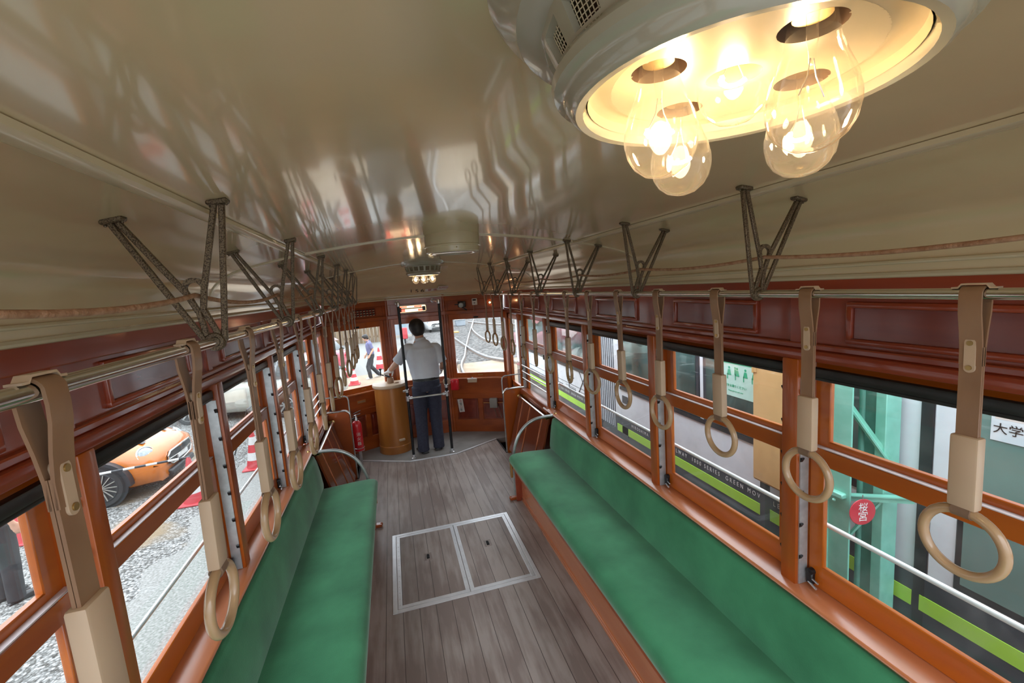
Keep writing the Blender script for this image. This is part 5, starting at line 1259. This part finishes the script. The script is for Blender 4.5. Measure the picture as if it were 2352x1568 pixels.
# windows
for (y0, y1) in ((1.62, 2.86), (2.90, 4.16), (4.86, 6.3), (6.35, 7.7)):
    w_ = B().box(TX-.008, TX+.02, y0, y1, .735, 1.72, .006).out('window', 'tram_dark', tr, O)
    B().box(TX-.012, TX-.006, y0+.04, y1-.04, .80, 1.68, .004).out('window_glass', 'tram_glass', w_, O)
B().box(TX-.010, TX+.01, 1.60, 4.18, .70, .735).box(TX-.010, TX+.01, 4.84, 7.72, .70, .735).out('window_sill_strip', 'car_trim', tr, O)
# sliding door with its glass, dark seals
dr = B().box(TX-.010, TX+.02, .50, 1.335, -.42, 1.75, .004).out('door', 'tram_grey', tr, O)
B().box(TX-.014, TX, 1.340, 1.386, -.5, 1.8).out('door_seal', 'car_trim', tr, O)
b = B().box(TX-.016, TX-.006, .55, 1.235, .42, 1.62, .01); b.out('door_glass_frame', 'car_trim', dr, O)
B().box(TX-.019, TX-.010, .575, 1.212, .452, 1.58, .006).out('door_glass', 'tram_door_glass', dr, O)
B().box(TX-.013, TX, 1.492, 1.506, .70, 1.7).box(TX-.013, TX, 1.49, 1.545, .70, .716).out('panel_seal', 'car_trim', tr, O)
MT = lambda y, z, dx=.013: frame((TX-dx-O[0], y-O[1], z-O[2]), (0, -1, 0), (0, 0, 1))
fit(text('band_lettering', 'HIROSHIMA ELECTRIC RAILWAY  1000 SERIES  GREEN MOVER LEX', .046, 'ink_white', MT((3.95+2.10)/2, .352), tr, spacing=1.7), 1.85)
fit(text('band_lettering', 'HIROSHIMA ELECTRIC RAILWAY  1000 SERIES  GREEN MOVER LEX', .046, 'ink_white', MT(5.95, .352), tr, spacing=1.7), 1.85)
def strokes(name, segs):
    b = B()
    for (y0, z0), (y1, z1) in segs: b.bar((TX-.003, y0, z0), (TX-.003, y1, z1), .010, .006, up=(1, 0, 0))
    b.out(name, 'tram_dark', tr, O)
strokes('big_letter', [((6.05, .74), (6.05, .42)), ((6.05, .42), (5.86, .42))])
strokes('big_letter', [((5.62, .74), (5.62, .42)), ((5.62, .42), (5.40, .42)), ((5.62, .58), (5.44, .58)), ((5.62, .74), (5.40, .74))])
strokes('big_letter', [((5.29, .74), (5.02, .42)), ((5.02, .74), (5.29, .42))])
text('car_number', '1001', .085, 'ink_white', MT(4.05, .775, .013), tr)
B().box(TX-.004, TX, bb_+.06, yB_-.3, .475, .480).box(TX-.004, TX, 5.4, 5.75, .440, .444).box(TX-.004, TX, 4.9, 5.3, .430, .434).out('thin_line', 'tram_dark', tr, O)
b = B().box(TX-.016, TX-.006, 4.02, 4.14, .20, .30).box(TX-.006, TX, 4.03, 4.14, .56, .64); b.out('service_plate', 'tram_dark', tr, O)

# posters behind the tram glass
t = thing('seat_notice_poster', 'mint green priority seat poster in the window of the parked tram', 'poster', (TX-.0135, 2.53, 1.13))
B().box(-.001, .001, -.37, .15, -.13, .17).out('sheet', 'poster_mint', t)
B().box(-.002, -.001, -.37, .15, .105, .17).out('header_band', 'poster_green', t)
MP = lambda y, z: frame((-.0025, y, z), (0, -1, 0), (0, 0, 1))
text('header_text', '優先席', .050, 'ink_white', MP(.02, .138), t); text('header_text', 'Priority Seat', .022, 'ink_white', MP(-.13, .138), t)
for k in range(5):
    y = .115-.075*k; b = B()
    b.disc((-.002, y, .075), (1, 0, 0), .009, .001, 16); b.prism([(-.0025, y+.010, .062), (-.0025, y-.010, .062), (-.0025, y-.020, .022), (-.0025, y+.020, .022)], (.001, 0, 0)).box(-.0025, -.0015, y+.012, y+.020, -.008, .03)
    if k == 2: b.disc((-.002, y+.018, .078), (1, 0, 0), .007, .001, 12).prism([(-.0025, y+.024, .068), (-.0025, y+.012, .068), (-.0025, y+.010, .03), (-.0025, y+.026, .03)], (.001, 0, 0))
    b.out('pictogram', 'poster_green', t, smooth=0)
text('small_print', '席をお譲りください', .022, 'poster_green', MP(-.02, -.055), t); text('small_print', 'Please give up your seat', .014, 'poster_green', MP(-.02, -.09), t)
t = thing('portrait_poster', 'pale blue poster with black brush lettering above the door glass of the parked tram', 'poster', (TX-.021, .98, 1.20))
B().box(-.001, .001, -.14, .16, -.055, .16).out('sheet', 'poster_blue', t)
b = B().disc((-.0015, .100, .10), (1, 0, 0), .022, .001, 18); b.out('face', 'skin', t); 
B().disc((-.0012, .094, .108), (1, 0, 0), .027, .0006, 18).out('hair_shape', 'hair', t)
B().prism([(-.0015, .135, .078), (-.0015, .07, .078), (-.0015, .055, .035), (-.0015, .15, .035)], (.0006, 0, 0)).out('dress_shape', 'paper', t)
text('brush_lettering', '大学人', .046, 'ink_black', frame((-.0025, .085, -.005), (0, -1, 0), (0, 0, 1)), t)

# ------------------------------------------------------------------ steel mast between the trams
O = (1.80, 1.52, GZ)
t = thing('steel_mast', 'mint green riveted steel lattice mast between the trams', 'mast', O)
B().box(1.70, 1.86, 1.60, 1.66, GZ, 2.6, .004).box(1.72, 1.73, 1.50, 1.66, GZ, 2.6).out('column', 'teal_paint', t, O)
B().box(1.885, 1.97, 1.455, 1.475, GZ, 2.6, .003).box(1.868, 1.888, 1.452, 1.50, GZ, 2.6, .003).out('column', 'teal_paint', t, O)
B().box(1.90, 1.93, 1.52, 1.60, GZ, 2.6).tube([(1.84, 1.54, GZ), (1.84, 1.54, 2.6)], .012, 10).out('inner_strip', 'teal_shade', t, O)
B().bar((1.715, 1.63, 1.37), (1.89, 1.455, .96), .045, .008, up=(.6, -.8, 0)).bar((1.712, 1.63, 1.37), (1.886, 1.45, .96), .006, .03, up=(.6, -.8, 0)).out('brace', 'teal_paint', t, O)
B().bar((1.87, 1.455, .76), (1.72, 1.63, .35), .04, .008, up=(.6, -.8, 0)).out('brace', 'teal_paint', t, O)
B().bar((1.70, 1.60, .755), (1.92, 1.36, .80), .030, .006, up=(0, 0, 1)).bar((1.70, 1.597, .742), (1.92, 1.357, .787), .006, .030, up=(0, 0, 1)).out('angle_bar', 'teal_paint', t, O)
b = B().obox((1.715, 1.575, .775), ((1, 0, 0), (0, 1, 0), (0, 0, 1)), (.022, .06, .012), .004); b.ball((1.70, 1.56, .742), .008, 10, 8); b.out('gusset', 'teal_paint', t, O)
b = B()
for k in range(14): b.ball((1.698, 1.63, GZ+.4+.14*k), .007, 8, 6)
b.out('rivet', 'teal_paint', t, O)
c = V((1.742, 1.455, .722)); n = V((-.22, -.975, .02)).normalized(); rt = V((0, 0, 1)).cross(n).normalized()
t = thing('round_sign', 'round red sign with white brushed characters hanging on the mint green mast', 'sign', c)
B().lathe([(0, -.002), (.062, -.002), (.064, .001), (.062, .003), (0, .003)], (0, 0, 0), 40, n).out('disc', 'sign_red', t)
for ch, z, sz in (('桜', .022, .046), ('宮', -.024, .052)): text('character', ch, sz, 'ink_white', frame(n*.0045 + V((0, 0, z)), rt, (0, 0, 1)), t, ext=.0008)
B().tube([(0, 0, .062), (.0, .0, .085)], .002, 6).out('hanging_wire', 'steel', t)

# plywood fronted cabinet
O = (1.93, 2.03, GZ)
t = thing('plywood_cabinet', 'tall tan plywood cabinet with side hinges before the parked tram', 'cabinet', O)
B().box(1.90, 1.975, 1.80, 2.265, .515, 1.95, .004).out('case', 'plywood', t, O)
dr = B().box(1.888, 1.90, 1.81, 2.255, .530, 1.94, .003).out('door', 'plywood', t, O)
for z in (.86, 1.27): 
    h_ = B().tube([(1.884, 2.252, z-.035), (1.884, 2.252, z+.035)], .007, 8).box(1.883, 1.889, 2.225, 2.255, z-.03, z+.03).out('hinge', 'plywood', dr, O)
B().box(1.92, 1.96, 1.85, 1.89, GZ, .52).box(1.92, 1.96, 2.19, 2.23, GZ, .52).out('leg', 'tram_dark', t, O)

# ------------------------------------------------------------------ to metres
for o in list(SC.objects):
    if o.parent is None and o.type != 'CAMERA':
        o.location = o.location*SCALE; o.scale = o.scale*SCALE
for o in SC.objects:
    if o.type == 'LIGHT': o.data.shadow_soft_size *= SCALE
bpy.context.view_layer.update()

# lettering becomes plain meshes
dg = bpy.context.evaluated_depsgraph_get()
for o in [k for k in SC.objects if k.type == 'FONT']:
    me = bpy.data.meshes.new_from_object(o.evaluated_get(dg), depsgraph=dg); nm = o.name.split('.')[0]
    if 'fit_width' in o and len(me.vertices):
        xs = [v.co.x for v in me.vertices]; k_ = o['fit_width']/(max(xs)-min(xs)); c_ = (max(xs)+min(xs))/2
        for v in me.vertices: v.co.x = (v.co.x-c_)*k_
    m = bpy.data.objects.new(nm, me); COL.objects.link(m); m.parent = o.parent; m.matrix_local = o.matrix_local.copy()
    cu = o.data; bpy.data.objects.remove(o); bpy.data.curves.remove(cu); m.name = nm
